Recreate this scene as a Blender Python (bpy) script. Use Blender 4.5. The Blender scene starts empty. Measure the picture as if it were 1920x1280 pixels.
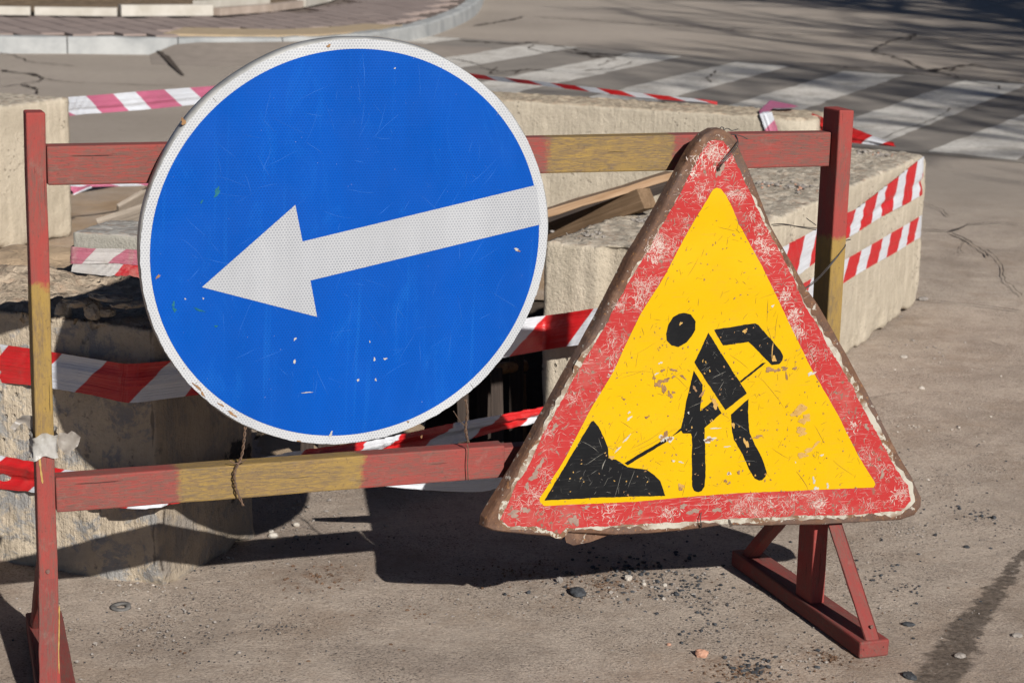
import bpy, bmesh, math, random
import numpy as np
from mathutils import Vector, Matrix, geometry
from math import radians, sin, cos, atan, atan2, hypot, pi, floor

S = bpy.context.scene
COL = S.collection
random.seed(7)
RNG = np.random.default_rng(11)

# ------------------------------------------------------------------ camera
FPX = 3733.0                      # focal length in pixels of the 1920 px wide frame
CAM_H = 1.5
TH = atan(840 / FPX); PH = radians(1.4)
fw = Vector((0, cos(TH), -sin(TH)))
r0 = Vector((1, 0, 0)); u0 = Vector((0, sin(TH), cos(TH)))
rt = cos(PH) * r0 + sin(PH) * u0
up = cos(PH) * u0 - sin(PH) * r0
CAM = Vector((0, 0, CAM_H))
cam = bpy.data.cameras.new('camera')
cam.sensor_width = 36.0
cam.lens = FPX / 1920 * 36.0
cam.clip_start = 0.05; cam.clip_end = 500
cam.dof.use_dof = True
cam.dof.focus_distance = 3.95
cam.dof.aperture_fstop = 10.0
co = bpy.data.objects.new('camera', cam)
COL.objects.link(co)
co.matrix_world = Matrix(((rt.x, up.x, -fw.x, 0), (rt.y, up.y, -fw.y, 0), (rt.z, up.z, -fw.z, CAM_H), (0, 0, 0, 1)))
S.camera = co

# ------------------------------------------------------------------ sky, sun, exposure
SUN_AZ, SUN_EL = radians(24.8), radians(28.4)      # azimuth to the right of straight behind the camera
sdir = Vector((sin(SUN_AZ) * cos(SUN_EL), -cos(SUN_AZ) * cos(SUN_EL), sin(SUN_EL)))
w = bpy.data.worlds.new('World'); S.world = w; w.use_nodes = True
wn = w.node_tree.nodes; wn.clear()
sky = wn.new('ShaderNodeTexSky'); sky.sky_type = 'NISHITA'; sky.sun_disc = False
sky.sun_elevation = SUN_EL
sky.sun_rotation = atan2(sdir.x, sdir.y)
sky.air_density = 0.3; sky.dust_density = 0.15; sky.ozone_density = 1.0
bg = wn.new('ShaderNodeBackground'); bg.inputs['Strength'].default_value = 0.05
wo = wn.new('ShaderNodeOutputWorld')
w.node_tree.links.new(sky.outputs[0], bg.inputs[0]); w.node_tree.links.new(bg.outputs[0], wo.inputs[0])
sl = bpy.data.lights.new('sun', 'SUN'); sl.energy = 5.0; sl.angle = radians(0.53); sl.color = (1.0, 0.965, 0.915)
so = bpy.data.objects.new('sun', sl); COL.objects.link(so)
so.rotation_euler = sdir.to_track_quat('Z', 'Y').to_euler(); so.location = sdir * 30
S.view_settings.view_transform = 'Standard'; S.view_settings.look = 'None'
S.view_settings.gamma = 1.0; S.view_settings.exposure = 0.4
S.view_settings.use_curve_mapping = False

# ------------------------------------------------------------------ measuring helpers: where a sight line meets a real surface
def ray(x, y):
    return (fw * FPX + rt * (x - 960) - up * (y - 640)).normalized()
def gz(x, y, z=0.0):                                # ... a level surface
    d = ray(x, y); return CAM + d * ((z - CAM_H) / d.z)
def at(x, y, Y):                                    # ... the upright plane Y metres ahead
    d = ray(x, y); return CAM + d * (Y / d.y)
def onp(x, y, p0, n):
    d = ray(x, y); return CAM + d * ((p0 - CAM).dot(n) / d.dot(n))
dv = ray(11570, 104)
BA = atan2(dv.y, dv.x)                              # heading of the barrier
BD = Vector((cos(BA), sin(BA), 0)); BN = Vector((BD.y, -BD.x, 0))
BR = Vector((0.6513, 4.0275, 0))                    # foot of the right post
def B(s, o, z): return BR + BD * s + BN * o + Vector((0, 0, z))

# ------------------------------------------------------------------ numpy value noise
def _h(ix, iy, iz, seed):
    n = (ix * 374761393 + iy * 668265263 + iz * 2147483647 + seed * 1274126177) & 0xffffffff
    n = ((n ^ (n >> 13)) * 1274126177) & 0xffffffff
    return ((n ^ (n >> 16)) & 0xffff) / 65535.0
def vn(P, scale, seed=0):
    q = np.asarray(P, dtype=np.float64) * scale + 1000.0
    i = np.floor(q).astype(np.int64); f = q - i; f = f * f * (3 - 2 * f)
    x, y, z = i[:, 0], i[:, 1], i[:, 2]; r = 0
    for dx in (0, 1):
        wx = f[:, 0] if dx else 1 - f[:, 0]
        for dy in (0, 1):
            wy = f[:, 1] if dy else 1 - f[:, 1]
            for dz in (0, 1):
                wz = f[:, 2] if dz else 1 - f[:, 2]
                r = r + wx * wy * wz * _h(x + dx, y + dy, z + dz, seed)
    return r * 2 - 1
def fbm(P, scale, oct=4, seed=0, gain=0.5):
    a, t, r = 1.0, 0.0, 0.0
    for k in range(oct):
        r = r + a * vn(P, scale * 2 ** k, seed + k * 17); t += a; a *= gain
    return r / t

# ------------------------------------------------------------------ materials
class Mat:
    def __init__(s, name, rough=0.8, spec=0.3):
        s.m = bpy.data.materials.new(name); s.m.use_nodes = True
        s.t = s.m.node_tree; s.N = s.t.nodes; s.L = s.t.links
        s.b = s.N['Principled BSDF']; s.b.inputs['Roughness'].default_value = rough
        s.b.inputs['Specular IOR Level'].default_value = spec
        s.tc = s.N.new('ShaderNodeTexCoord')
    def set(s, sock, v):
        if v is None: return
        if hasattr(v, 'is_linked') or isinstance(v, bpy.types.NodeSocket): s.L.new(v, sock)
        elif isinstance(v, (tuple, list)) and len(v) == 3 and len(sock.default_value) == 4: sock.default_value = (*v, 1)
        else: sock.default_value = v
    def obj(s): return s.tc.outputs['Object']
    def uv(s): return s.tc.outputs['UV']
    def world(s):
        g = s.N.new('ShaderNodeNewGeometry'); return g.outputs['Position']
    def normal(s):
        g = s.N.new('ShaderNodeNewGeometry'); return g.outputs['Normal']
    def scale(s, v, sc, loc=(0, 0, 0), rot=(0, 0, 0)):
        n = s.N.new('ShaderNodeMapping'); s.set(n.inputs[0], v); n.inputs['Scale'].default_value = sc
        n.inputs['Location'].default_value = loc; n.inputs['Rotation'].default_value = rot; return n.outputs[0]
    def noise(s, v, sc, det=4, ro=0.55, di=0.0):
        n = s.N.new('ShaderNodeTexNoise'); s.set(n.inputs['Vector'], v)
        n.inputs['Scale'].default_value = sc; n.inputs['Detail'].default_value = det
        n.inputs['Roughness'].default_value = ro; n.inputs['Distortion'].default_value = di; return n.outputs[0]
    def n_col(s, v, sc):
        n = s.N.new('ShaderNodeTexNoise'); s.set(n.inputs['Vector'], v); n.inputs['Scale'].default_value = sc; n.inputs['Detail'].default_value = 2; return n.outputs['Color']
    def vor(s, v, sc, feat='F1', rnd=1.0, out=0, dim='3D'):
        n = s.N.new('ShaderNodeTexVoronoi'); n.feature = feat; n.voronoi_dimensions = dim; s.set(n.inputs['Vector'], v)
        n.inputs['Scale'].default_value = sc; n.inputs['Randomness'].default_value = rnd; return n.outputs[out]
    def mr(s, v, a, b, c=0.0, d=1.0):
        n = s.N.new('ShaderNodeMapRange'); s.set(n.inputs[0], v)
        for i, x in zip((1, 2, 3, 4), (a, b, c, d)): n.inputs[i].default_value = x
        return n.outputs[0]
    def math(s, op, a, b=None, c=None):
        n = s.N.new('ShaderNodeMath'); n.operation = op
        for i, x in enumerate((a, b, c)):
            if x is not None: s.set(n.inputs[i], x)
        return n.outputs[0]
    def vmath(s, op, a, b=None):
        n = s.N.new('ShaderNodeVectorMath'); n.operation = op; s.set(n.inputs[0], a)
        if b is not None: s.set(n.inputs[1], b)
        return n.outputs['Value'] if op in ('LENGTH', 'DOT_PRODUCT', 'DISTANCE') else n.outputs[0]
    def xyz(s, v):
        n = s.N.new('ShaderNodeSeparateXYZ'); s.set(n.inputs[0], v); return n.outputs
    def comb(s, x, y, z=0.0):
        n = s.N.new('ShaderNodeCombineXYZ')
        for i, q in enumerate((x, y, z)): s.set(n.inputs[i], q)
        return n.outputs[0]
    def mix(s, f, a, b, mode='MIX'):
        n = s.N.new('ShaderNodeMix'); n.data_type = 'RGBA'; n.blend_type = mode
        s.set(n.inputs[0], f); s.set(n.inputs[6], a); s.set(n.inputs[7], b); return n.outputs[2]
    def fac(s, a, b, f):                         # scalar mix
        n = s.N.new('ShaderNodeMix'); s.set(n.inputs[0], f); s.set(n.inputs[2], a); s.set(n.inputs[3], b); return n.outputs[0]
    def bump(s, h, st=0.5, dist=0.01, nrm=None):
        n = s.N.new('ShaderNodeBump'); s.set(n.inputs['Height'], h)
        n.inputs['Strength'].default_value = st; n.inputs['Distance'].default_value = dist
        if nrm is not None: s.L.new(nrm, n.inputs['Normal'])
        return n.outputs[0]
    def done(s, col, nrm=None, rough=None):
        s.set(s.b.inputs['Base Color'], col)
        if nrm is not None: s.L.new(nrm, s.b.inputs['Normal'])
        if rough is not None: s.set(s.b.inputs['Roughness'], rough)
        return s.m

def capsule(m, P, pts, r):                           # mask: 1 near a polyline on the ground (distance < r)
    out = None
    for a, b in zip(pts, pts[1:]):
        a = Vector((a[0], a[1], 0)); b = Vector((b[0], b[1], 0)); d = b - a
        pa = m.vmath('SUBTRACT', P, tuple(a))
        h = m.math('DIVIDE', m.vmath('DOT_PRODUCT', pa, tuple(d)), d.length_squared)
        h = m.math('MINIMUM', m.math('MAXIMUM', h, 0.0), 1.0)
        q = m.vmath('SUBTRACT', pa, m.vmath('MULTIPLY', m.comb(h, h, h), tuple(d)))
        l = m.vmath('LENGTH', q)
        out = l if out is None else m.math('MINIMUM', out, l)
    return out

def ground_mat():
    m = Mat('dusty_asphalt', 0.9, 0.15)
    P = m.world(); F = m.vmath('MULTIPLY', P, (1, 1, 0))
    big = m.noise(F, 0.55, 4, 0.6); mid = m.noise(F, 5, 5, 0.65); fine = m.noise(F, 150, 4, 0.7); med = m.noise(F, 38, 4, 0.65)
    big = m.math('ADD', m.math('MULTIPLY', big, .5), m.math('MULTIPLY', m.noise(F, 2.4, 5, .7), .5))
    c = m.mix(m.mr(big, 0.38, 0.62), (0.495, 0.402, 0.322), (0.63, 0.518, 0.420))
    c = m.mix(m.mr(mid, 0.42, 0.75, 0, 0.4), c, (0.33, 0.25, 0.19))
    c = m.mix(m.mr(med, 0.35, 0.75, 0, 0.40), c, (0.40, 0.345, 0.295))
    # dark aggregate specks and pale grains
    wq = m.vmath('ADD', F, m.vmath('MULTIPLY', m.vmath('SUBTRACT', m.n_col(F, 90), (.5, .5, .5)), (.0045, .0045, 0)))
    gate = m.mr(m.noise(F, 5, 5, 0.75), 0.42, 0.60, .08, 1)
    for sc_, r0_, r1_, st_ in ((60, .08, .17, .85), (120, .12, .24, .75), (30, .05, .115, .9)):
        spk = m.mr(m.vor(wq, sc_, dim='2D'), r0_, r1_, 1, 0)
        c = m.mix(m.math('MULTIPLY', spk, m.math('MULTIPLY', gate, st_)), c, (0.038, 0.034, 0.032))
    v2 = m.vor(m.scale(F, (1, 1, 1), (3.1, 1.7, 0)), 130, dim='2D'); c = m.mix(m.mr(v2, 0.08, 0.18, 0.5, 0), c, (0.46, 0.41, 0.35))
    c = m.mix(m.mr(fine, 0.46, 0.68, 0, 0.62), c, (0.21, 0.168, 0.136))
    c = m.mix(m.mr(m.noise(F, 330, 3, .8), .52, .7, 0, .6), c, (.46, .40, .34))
    c = m.mix(m.mr(m.noise(m.scale(F, (1, 1, 1), (9, 4, 0)), 70, 5, .75), .52, .7, 0, .5), c, (.17, .14, .12))
    c = m.mix(m.mr(m.noise(F, 3.1, 5, .7), .50, .68, 0, .45), c, (.27, .19, .13))
    c = m.mix(m.mr(m.noise(m.scale(F, (1, 1, 1), (2, 7, 0)), 1.7, 6, .72), .48, .66, 0, .5), c, (.20, .16, .13))
    c = m.mix(m.mr(m.noise(F, 11, 6, .78), .50, .66, 0, .4), c, (.27, .205, .155))
    c = m.mix(m.mr(m.noise(m.scale(F, (1, 1, 1), (4, 4, 0)), 24, 5, .8), .56, .68, 0, .45), c, (.15, .118, .096))
    # rusty dirt where the loose crumbs lie
    rust = None
    for (x, y, r) in ((1390, 1262, .17), (1130, 1095, .15), (1000, 1070, .12), (600, 1085, .14), (1560, 1230, .12)):
        q = gz(x, y); d = m.vmath('DISTANCE', F, (q.x, q.y, 0.0)); k = m.mr(d, 0, r, 1, 0)
        rust = k if rust is None else m.math('MAXIMUM', rust, k)
    rn = m.mr(m.noise(F, 26, 5, 0.7), 0.48, 0.62)
    c = m.mix(m.math('MULTIPLY', m.math('MULTIPLY', rust, rn), 0.65), c, (0.19, 0.10, 0.05))
    # dark widening streak running in from the lower right
    st = [(gz(*p).x, gz(*p).y) for p in ((1925, 1032), (1868, 1105), (1800, 1195), (1745, 1300), (1700, 1400))]
    d = capsule(m, F, st, .1); d = m.math('ADD', d, m.mr(m.noise(F, 22, 4, 0.6), 0.3, 0.7, -0.018, 0.018))
    yy = m.xyz(F)[1]
    wd = m.mr(yy, st[0][1], st[3][1], 0.010, 0.055)
    k = m.mr(m.math('DIVIDE', d, wd), 0.75, 1.15, 1, 0)
    c = m.mix(m.math('MULTIPLY', k, m.mr(m.noise(F, 60, 3, .6), 0.3, 0.7, 0.5, 0.88)), c, (0.05, 0.038, 0.03))
    # the carriageway beyond the blocks is greyer and smoother
    xs = m.xyz(F)
    far = m.mr(yy, 8.6, 11.0)
    asp = m.mix(m.mr(m.noise(F, 0.35, 3, .6), .35, .65), (0.315, 0.270, 0.226), (0.385, 0.330, 0.277))
    asp = m.mix(m.mr(m.noise(F, 14, 4, .7), .45, .8, 0, .35), asp, (0.20, 0.17, 0.145))
    asp = m.mix(m.mr(m.noise(F, 170, 3, .7), .5, .8, 0, .35), asp, (0.16, 0.138, 0.12))
    c = m.mix(far, c, asp)
    # sandy spoil in the work area
    sand = None
    for (x, y, r) in ((-1.6, 8.9, 1.7), (-1.1, 6.6, 1.6), (-1.75, 7.4, 1.5), (-0.2, 7.2, 1.4)):
        k = m.mr(m.vmath('DISTANCE', F, (x, y, 0.0)), r * .45, r, 1, 0)
        sand = k if sand is None else m.math('MAXIMUM', sand, k)
    sn = m.noise(F, 7, 5, .65)
    sc = m.mix(m.mr(sn, 0.35, 0.65), (0.30, 0.205, 0.125), (0.43, 0.31, 0.205))
    c = m.mix(m.math('MULTIPLY', sand, m.mr(m.noise(F, 2.2, 4, .6), .3, .55)), c, sc)
    h = m.math('ADD', m.math('MULTIPLY', m.noise(F, 130, 5, 0.8), 0.6), m.math('MULTIPLY', m.noise(F, 45, 3, 0.6), 0.3))
    return m.done(c, m.bump(h, 1.0, 0.011))

def concrete_mat(name, a, b, stain=None, streak=0.0, dirt=0.35, top=None, ribs=0.0, endx=None):
    m = Mat(name, 0.88, 0.2); P = m.obj()
    big = m.noise(P, 3.2, 5, 0.62); mid = m.noise(P, 14, 5, 0.65); fine = m.noise(P, 90, 4, .7)
    c = m.mix(m.mr(big, .32, .68), a, b)
    c = m.mix(m.mr(mid, .45, .75, 0, dirt), c, tuple(x * .62 for x in a))
    if streak:
        sv = m.noise(m.scale(P, (16, 16, 0.9)), 1.0, 4, .6)
        c = m.mix(m.mr(sv, .52, .72, 0, streak), c, tuple(min(.8, x * 1.45) for x in b))
    pit = m.vor(P, 42); pg = m.mr(m.noise(P, 3.3, 4, .6), .50, .64)
    pm = m.math('MULTIPLY', m.mr(pit, .13, .24, 1, 0), pg)
    c = m.mix(m.math('MULTIPLY', pm, .75), c, tuple(x * .35 for x in a))
    if stain:
        sm = m.mr(m.noise(P, 10, 8, .78, .5), .50, .56)
        c = m.mix(m.math('MULTIPLY', sm, .82), c, stain)
        dk = m.mr(m.noise(m.scale(P, (1, 1, 1), (5, 2, 1)), 17, 5, .7), .6, .66)
        c = m.mix(m.math('MULTIPLY', dk, .7), c, tuple(x * .38 for x in stain))
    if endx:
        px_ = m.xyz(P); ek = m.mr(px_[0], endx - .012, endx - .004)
        c = m.mix(m.math('MULTIPLY', ek, m.mr(m.noise(P, 5, 5, .7), .3, .7, .35, .75)), c, (.21, .17, .13))  # end face darker: dirt, plus its shade put into the colour
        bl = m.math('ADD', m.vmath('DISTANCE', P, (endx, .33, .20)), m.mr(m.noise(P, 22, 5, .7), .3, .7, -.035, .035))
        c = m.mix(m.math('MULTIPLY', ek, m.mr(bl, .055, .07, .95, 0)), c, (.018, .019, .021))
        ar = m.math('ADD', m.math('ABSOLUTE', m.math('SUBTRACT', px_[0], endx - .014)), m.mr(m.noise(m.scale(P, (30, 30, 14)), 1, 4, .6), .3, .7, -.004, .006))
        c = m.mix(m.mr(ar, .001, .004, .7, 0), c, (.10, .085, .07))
    c = m.mix(m.mr(fine, .5, .85, 0, .4), c, tuple(x * .6 for x in a))
    if top:
        nz = m.xyz(m.normal())[2]; k = m.mr(nz, .45, .85)
        agg = m.vor(P, 46, out=1); av = m.xyz(m.vmath('MULTIPLY', agg, (1, 1, 1)))[0]
        tcol = m.mix(av, tuple(x * .62 for x in top), tuple(min(.85, x * 1.22) for x in top))
        tcol = m.mix(m.mr(m.noise(P, 30, 5, .7), .5, .66, 0, .6), tcol, (0.33, 0.22, 0.15))
        c = m.mix(k, c, tcol)
    h = m.math('ADD', m.math('MULTIPLY', fine, .45), m.math('MULTIPLY', m.noise(P, 24, 7, .75), 1.0))
    h = m.math('SUBTRACT', h, m.math('MULTIPLY', pm, .9))
    if ribs:
        h = m.math('ADD', h, m.math('MULTIPLY', m.noise(m.scale(P, (60, 60, 9)), 1.0, 3, .6), ribs))
    return m.done(c, m.bump(h, .8, .012))

RED_P = (0.265, 0.043, 0.036); YEL_P = (0.275, 0.178, 0.046); WOODC = (0.155, 0.092, 0.070)
def paint_mat(name, bands, base=RED_P, wear=.5):
    """old paint on sawn timber, grain along local x; bands = [(x0, x1, colour)]"""
    m = Mat(name, .75, .25); P = m.obj(); X = m.xyz(P)[0]
    wob = m.math('ADD', X, m.math('ADD', m.mr(m.noise(P, 45, 5, .75), .3, .7, -.009, .009), m.mr(m.noise(P, 9, 2, .5), .3, .7, -.008, .008)))
    c = base
    for (x0, x1, col) in bands:
        k = m.math('MULTIPLY', m.mr(wob, x0 - .006, x0 + .006), m.mr(wob, x1 - .006, x1 + .006, 1, 0))
        c = m.mix(k, c, col)
    grain = m.noise(m.scale(P, (34, 360, 360)), 1, 5, .75, .4)
    fine = m.noise(m.scale(P, (60, 420, 420)), 1, 3, .7)
    long = m.noise(m.scale(P, (9, 50, 50)), 1, 5, .7, .3)
    patch = m.noise(m.scale(P, (7, 16, 16)), 1, 5, .68, .4)
    c = m.mix(m.mr(long, .38, .72, 0, .45), c, m.mix(.5, c, (0.09, .05, .04)))
    wf = m.math('MULTIPLY', m.mr(m.math('ADD', m.math('MULTIPLY', grain, .6), m.math('MULTIPLY', fine, .4)), .40, .56), m.mr(patch, .54 - .26 * wear, .68 - .2 * wear))
    wc = m.mix(.45, m.mix(m.mr(long, .35, .65), WOODC, (.105, .082, .068)), m.mix(.6, c, (.05, .045, .035)))
    c = m.mix(m.math('MULTIPLY', wf, .55 + .4 * wear), c, wc)
    c = m.mix(m.mr(m.noise(P, 30, 5, .7), .58, .75, 0, .35), c, (.20, .15, .12))
    c = m.mix(m.math('MULTIPLY', m.mr(m.noise(P, 170, 3, .7), .60, .70), .5), c, (.06, .035, .03))
    crack = m.mr(m.noise(m.scale(P, (6, 200, 200)), 1, 3, .5), .70, .73)
    c = m.mix(m.math('MULTIPLY', crack, .85), c, (.025, .015, .014))
    h = m.math('SUBTRACT', m.math('MULTIPLY', grain, .5), m.math('MULTIPLY', crack, .7))
    return m.done(c, m.bump(h, .7, .004))
def wood_mat(name, a, b):
    m = Mat(name, .82, .2); P = m.obj()
    g = m.noise(m.scale(P, (5, 110, 110)), 1, 5, .65, .4); l = m.noise(m.scale(P, (1.5, 22, 22)), 1, 4, .6)
    c = m.mix(m.mr(g, .38, .66), a, b); c = m.mix(m.mr(l, .45, .7, 0, .5), c, tuple(x * .5 for x in a))
    return m.done(c, m.bump(g, .5, .004))

def hexd(m, P, size):
    q = m.vmath('ADD', m.scale(P, (1 / size, 1 / size, 0)), (200.0, 200 * 1.7320508, 0.0))
    r = (1.0, 1.7320508, 1.0)
    a = m.vmath('SUBTRACT', m.vmath('MODULO', q, r), (.5, .8660254, 0.0))
    b = m.vmath('SUBTRACT', m.vmath('MODULO', m.vmath('ADD', q, (.5, .8660254, 0.0)), r), (.5, .8660254, 0.0))
    a = m.vmath('MULTIPLY', a, (1, 1, 0)); b = m.vmath('MULTIPLY', b, (1, 1, 0))
    return m.math('MINIMUM', m.vmath('LENGTH', a), m.vmath('LENGTH', b))
def sheeting_mat(name, col, cell, scuff, cellk=.5, rough=.38):
    m = Mat(name, rough, .16); P = m.obj()
    d = hexd(m, P, .0057); k = m.mr(d, .26, .40, 1, 0)
    amp = m.mr(m.noise(P, 5, 3, .6), .3, .7, .45, 1.0)
    col = m.mix(m.mr(m.noise(m.scale(P, (7, 1.3, 1), rot=(0, 0, .12)), 1, 4, .6), .35, .65), tuple(x * .92 for x in col), tuple(x * 1.08 for x in col))
    run = m.mr(m.noise(m.scale(P, (75, 1.6, 1), rot=(0, 0, .03)), 1, 3, .55), .60, .70, 0, .42)
    col = m.mix(m.math('MULTIPLY', run, m.mr(m.noise(P, 2.6, 3, .5), .42, .58)), col, scuff)
    col = m.mix(m.mr(m.noise(m.scale(P, (14, 5, 1), rot=(0, 0, .3)), 1, 6, .75, .8), .55, .72, 0, .45), col, scuff)
    c = m.mix(m.math('MULTIPLY', m.math('MULTIPLY', k, amp), cellk), col, cell)
    # handling scuffs: faint smears and fine straight scratches in two directions
    s1 = m.mr(m.noise(m.scale(P, (4, 260, 1), rot=(0, 0, .5)), 1, 3, .6), .66, .74)
    s2 = m.mr(m.noise(m.scale(P, (5, 220, 1), rot=(0, 0, -1.2)), 1, 3, .6), .67, .75)
    sm = m.mr(m.noise(P, 6, 5, .7, .5), .56, .76, 0, .16)
    g = m.mr(m.noise(P, 3.4, 3, .5), .42, .6)
    f = m.math('MAXIMUM', m.math('MULTIPLY', m.math('MAXIMUM', s1, s2), m.math('MULTIPLY', g, .30)), m.math('MULTIPLY', sm, .5))
    c = m.mix(f, c, scuff)
    c = m.mix(m.mr(m.noise(P, 260, 2, .5), .77, .80, 0, .5), c, (.5, .5, .5))
    return m.done(c, m.bump(k, .12, .001), m.mr(m.noise(P, 8, 4, .6), .3, .7, rough - .06, rough + .14))
def film_mat(name, col, scratch, chip, chipk, rough=.42, dust=(.35, .30, .25), dustk=.12):
    """enamel / film on the triangular sign: fine scratches every way, chips to the steel, dust"""
    m = Mat(name, rough, .18); P = m.obj(); c = col
    c = m.mix(m.mr(m.noise(P, 7, 4, .6), .3, .7, 0, .28), c, tuple(x * .8 for x in col))
    f = None
    for i, rz in enumerate((.2, .9, 1.7, 2.4, -.5)):
        sv = m.scale(P, (14, 520, 1), (i * 3.1, i * 1.7, 0), (0, 0, rz))
        k = m.math('MULTIPLY', m.mr(m.noise(sv, 1, 2, .5, .6), .67, .72), m.mr(m.noise(P, 13 + i * 3, 3, .6), .45, .6))
        f = k if f is None else m.math('MAXIMUM', f, k)
    c = m.mix(m.math('MULTIPLY', f, scratch[3]), c, scratch[:3])
    c = m.mix(m.mr(m.noise(P, 9, 5, .7), .5, .75, 0, dustk), c, dust)
    ch = m.math('MULTIPLY', m.mr(m.noise(P, 75, 4, .65), chipk, chipk + .025), m.mr(m.noise(P, 9, 3, .6), .42, .56))
    c = m.mix(ch, c, chip)
    return m.done(c, m.bump(m.math('SUBTRACT', m.noise(P, 40, 3, .5), m.math('MULTIPLY', ch, .7)), .15, .002), m.math('ADD', m.math('MULTIPLY', f, .25), rough))
def rust_mat(name, a=(.070, .038, .026), b=(.155, .080, .046), grey=(.10, .075, .066)):
    m = Mat(name, .75, .2); P = m.obj()
    c = m.mix(m.mr(m.noise(P, 16, 5, .7), .3, .7), a, b)
    c = m.mix(m.mr(m.noise(P, 7, 4, .6), .42, .66, 0, .75), c, grey)
    c = m.mix(m.mr(m.noise(P, 120, 4, .7), .58, .70, 0, .8), c, (.27, .13, .05))
    c = m.mix(m.mr(m.noise(P, 52, 5, .75), .61, .64), c, (.36, .33, .28))
    c = m.mix(m.mr(m.noise(P, 20, 5, .7), .56, .7, 0, .6), c, (.23, .135, .085))
    return m.done(c, m.bump(m.noise(P, 110, 4, .7), .5, .004))
def plain_mat(name, a, b, sc=30, rough=.8, spec=.3, bump=.4, bd=.004):
    m = Mat(name, rough, spec); P = m.obj(); n = m.noise(P, sc, 5, .65)
    return m.done(m.mix(m.mr(n, .32, .68), a, b), m.bump(n, bump, bd))
def tape_mat(name, red, white, dirt=.1):
    m = Mat(name, .38, .5); U = m.xyz(m.uv())
    fr = m.math('FRACT', m.math('ADD', U[0], 50.0))
    k = m.math('MULTIPLY', m.mr(fr, .0, .012), m.mr(fr, .545, .557, 1, 0))
    c = m.mix(k, white, red); P = m.obj()
    c = m.mix(m.mr(m.noise(P, 16, 5, .65), .5, .75, 0, dirt), c, (.30, .25, .2))
    c = m.mix(m.mr(m.noise(P, 55, 4, .7), .6, .75, 0, dirt * .8), c, (.22, .2, .18))
    m.b.inputs['Subsurface Weight'].default_value = 0.0
    return m.done(c, m.bump(m.math('ADD', m.noise(m.scale(m.uv(), (14, 3, 1)), 1, 3, .6), m.math('MULTIPLY', m.noise(m.scale(m.uv(), (1.2, 15, 1)), 1, 3, .6), 1.6)), .6, .004))

MT = {}
MT['ground'] = ground_mat()
SANDC = (.40, .335, .235)
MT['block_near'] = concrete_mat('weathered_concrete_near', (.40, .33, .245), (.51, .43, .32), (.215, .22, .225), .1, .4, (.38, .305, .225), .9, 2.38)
MT['block_tan'] = concrete_mat('tan_concrete', (.39, .335, .255), (.50, .435, .34), None, .45, .22, (.43, .375, .30))
MT['block_grey'] = concrete_mat('grey_tan_concrete', (.36, .315, .245), (.45, .395, .31), None, .3, .25, (.42, .35, .26), .5)
MT['slab'] = concrete_mat('grey_slab_concrete', (.26, .245, .21), (.36, .34, .29), None, 0, .3, (.36, .34, .31))
MT['steel'] = plain_mat('galvanised_edge', (.22, .22, .21), (.36, .355, .34), 18, .5, .5, .2)
MT['blue'] = sheeting_mat('blue_sheeting', (.0003, .062, .335), (.0003, .042, .24), (.006, .105, .42), .8)
MT['white'] = sheeting_mat('white_sheeting', (.43, .44, .45), (.235, .245, .27), (.47, .475, .48), .85)
MT['arrow_white'] = sheeting_mat('grey_white_sheeting', (.37, .38, .395), (.19, .20, .225), (.45, .455, .46), .9)
MT['rust'] = rust_mat('rusty_sign_steel')
MT['whitepaint'] = film_mat('chipped_white_paint', (.40, .375, .315), (.25, .17, .1, .8), (.15, .085, .05), .455, dustk=.35, dust=(.25, .19, .13))
MT['red'] = film_mat('scratched_red_film', (.345, .028, .027), (.50, .38, .34, .85), (.17, .11, .08), .60, dustk=.42, dust=(.34, .17, .14))
MT['yellow'] = film_mat('yellow_film', (.53, .318, .001), (.40, .22, .02, .45), (.17, .085, .03), .67, dustk=.20, dust=(.36, .22, .03))
MT['black'] = film_mat('black_film', (.006, .0065, .0075), (.085, .08, .075, .3), (.36, .20, .03), .73, dustk=.12, dust=(.07, .066, .062))
MT['scr_white'] = plain_mat('bare_white_scratch', (.42, .30, .26), (.52, .45, .40), 200, .6)
MT['scr_dark'] = plain_mat('dark_scratch', (.10, .055, .012), (.20, .11, .02), 200, .7)
MT['scr_grey'] = plain_mat('grey_scratch', (.10, .10, .095), (.26, .24, .20), 200, .7)
MT['chip_rust'] = plain_mat('rusty_chip', (.15, .075, .035), (.30, .17, .075), 90, .8)
MT['chip_mud'] = plain_mat('dried_mud', (.19, .125, .10), (.28, .20, .16), 60, .9)
MT['chip_orange'] = plain_mat('worn_orange_patch', (.36, .20, .045), (.44, .27, .08), 60, .7)
MT['chip_white'] = plain_mat('white_primer', (.33, .31, .27), (.45, .43, .39), 60, .7)
MT['tape_red'] = tape_mat('red_white_tape', (.46, .010, .012), (.54, .55, .58))
MT['tape_pink'] = tape_mat('pink_white_tape', (.42, .11, .185), (.54, .56, .60))
MT['tape_dirty'] = tape_mat('dirty_pink_tape', (.34, .10, .14), (.42, .39, .37), .75)
MT['tape_dirty2'] = tape_mat('dirty_red_tape', (.36, .02, .025), (.38, .36, .34), .6)
MT['wire'] = plain_mat('rusty_wire', (.05, .034, .024), (.15, .085, .05), 90, .6, .4)
MT['wire_dark'] = plain_mat('dark_wire', (.02, .018, .017), (.055, .045, .04), 90, .5, .5)
MT['wood_pale'] = wood_mat('pale_board', (.26, .16, .09), (.36, .24, .15))
MT['wood_brown'] = wood_mat('brown_board', (.14, .088, .05), (.21, .138, .083))
MT['wood_grey'] = wood_mat('grey_board', (.22, .185, .15), (.36, .31, .255))
MT['wood_dark'] = wood_mat('dark_board', (.030, .022, .018), (.055, .04, .032))
MT['pit'] = plain_mat('dark_soil', (.035, .028, .022), (.075, .058, .045), 14, .95, .1, .8, .02)
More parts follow.
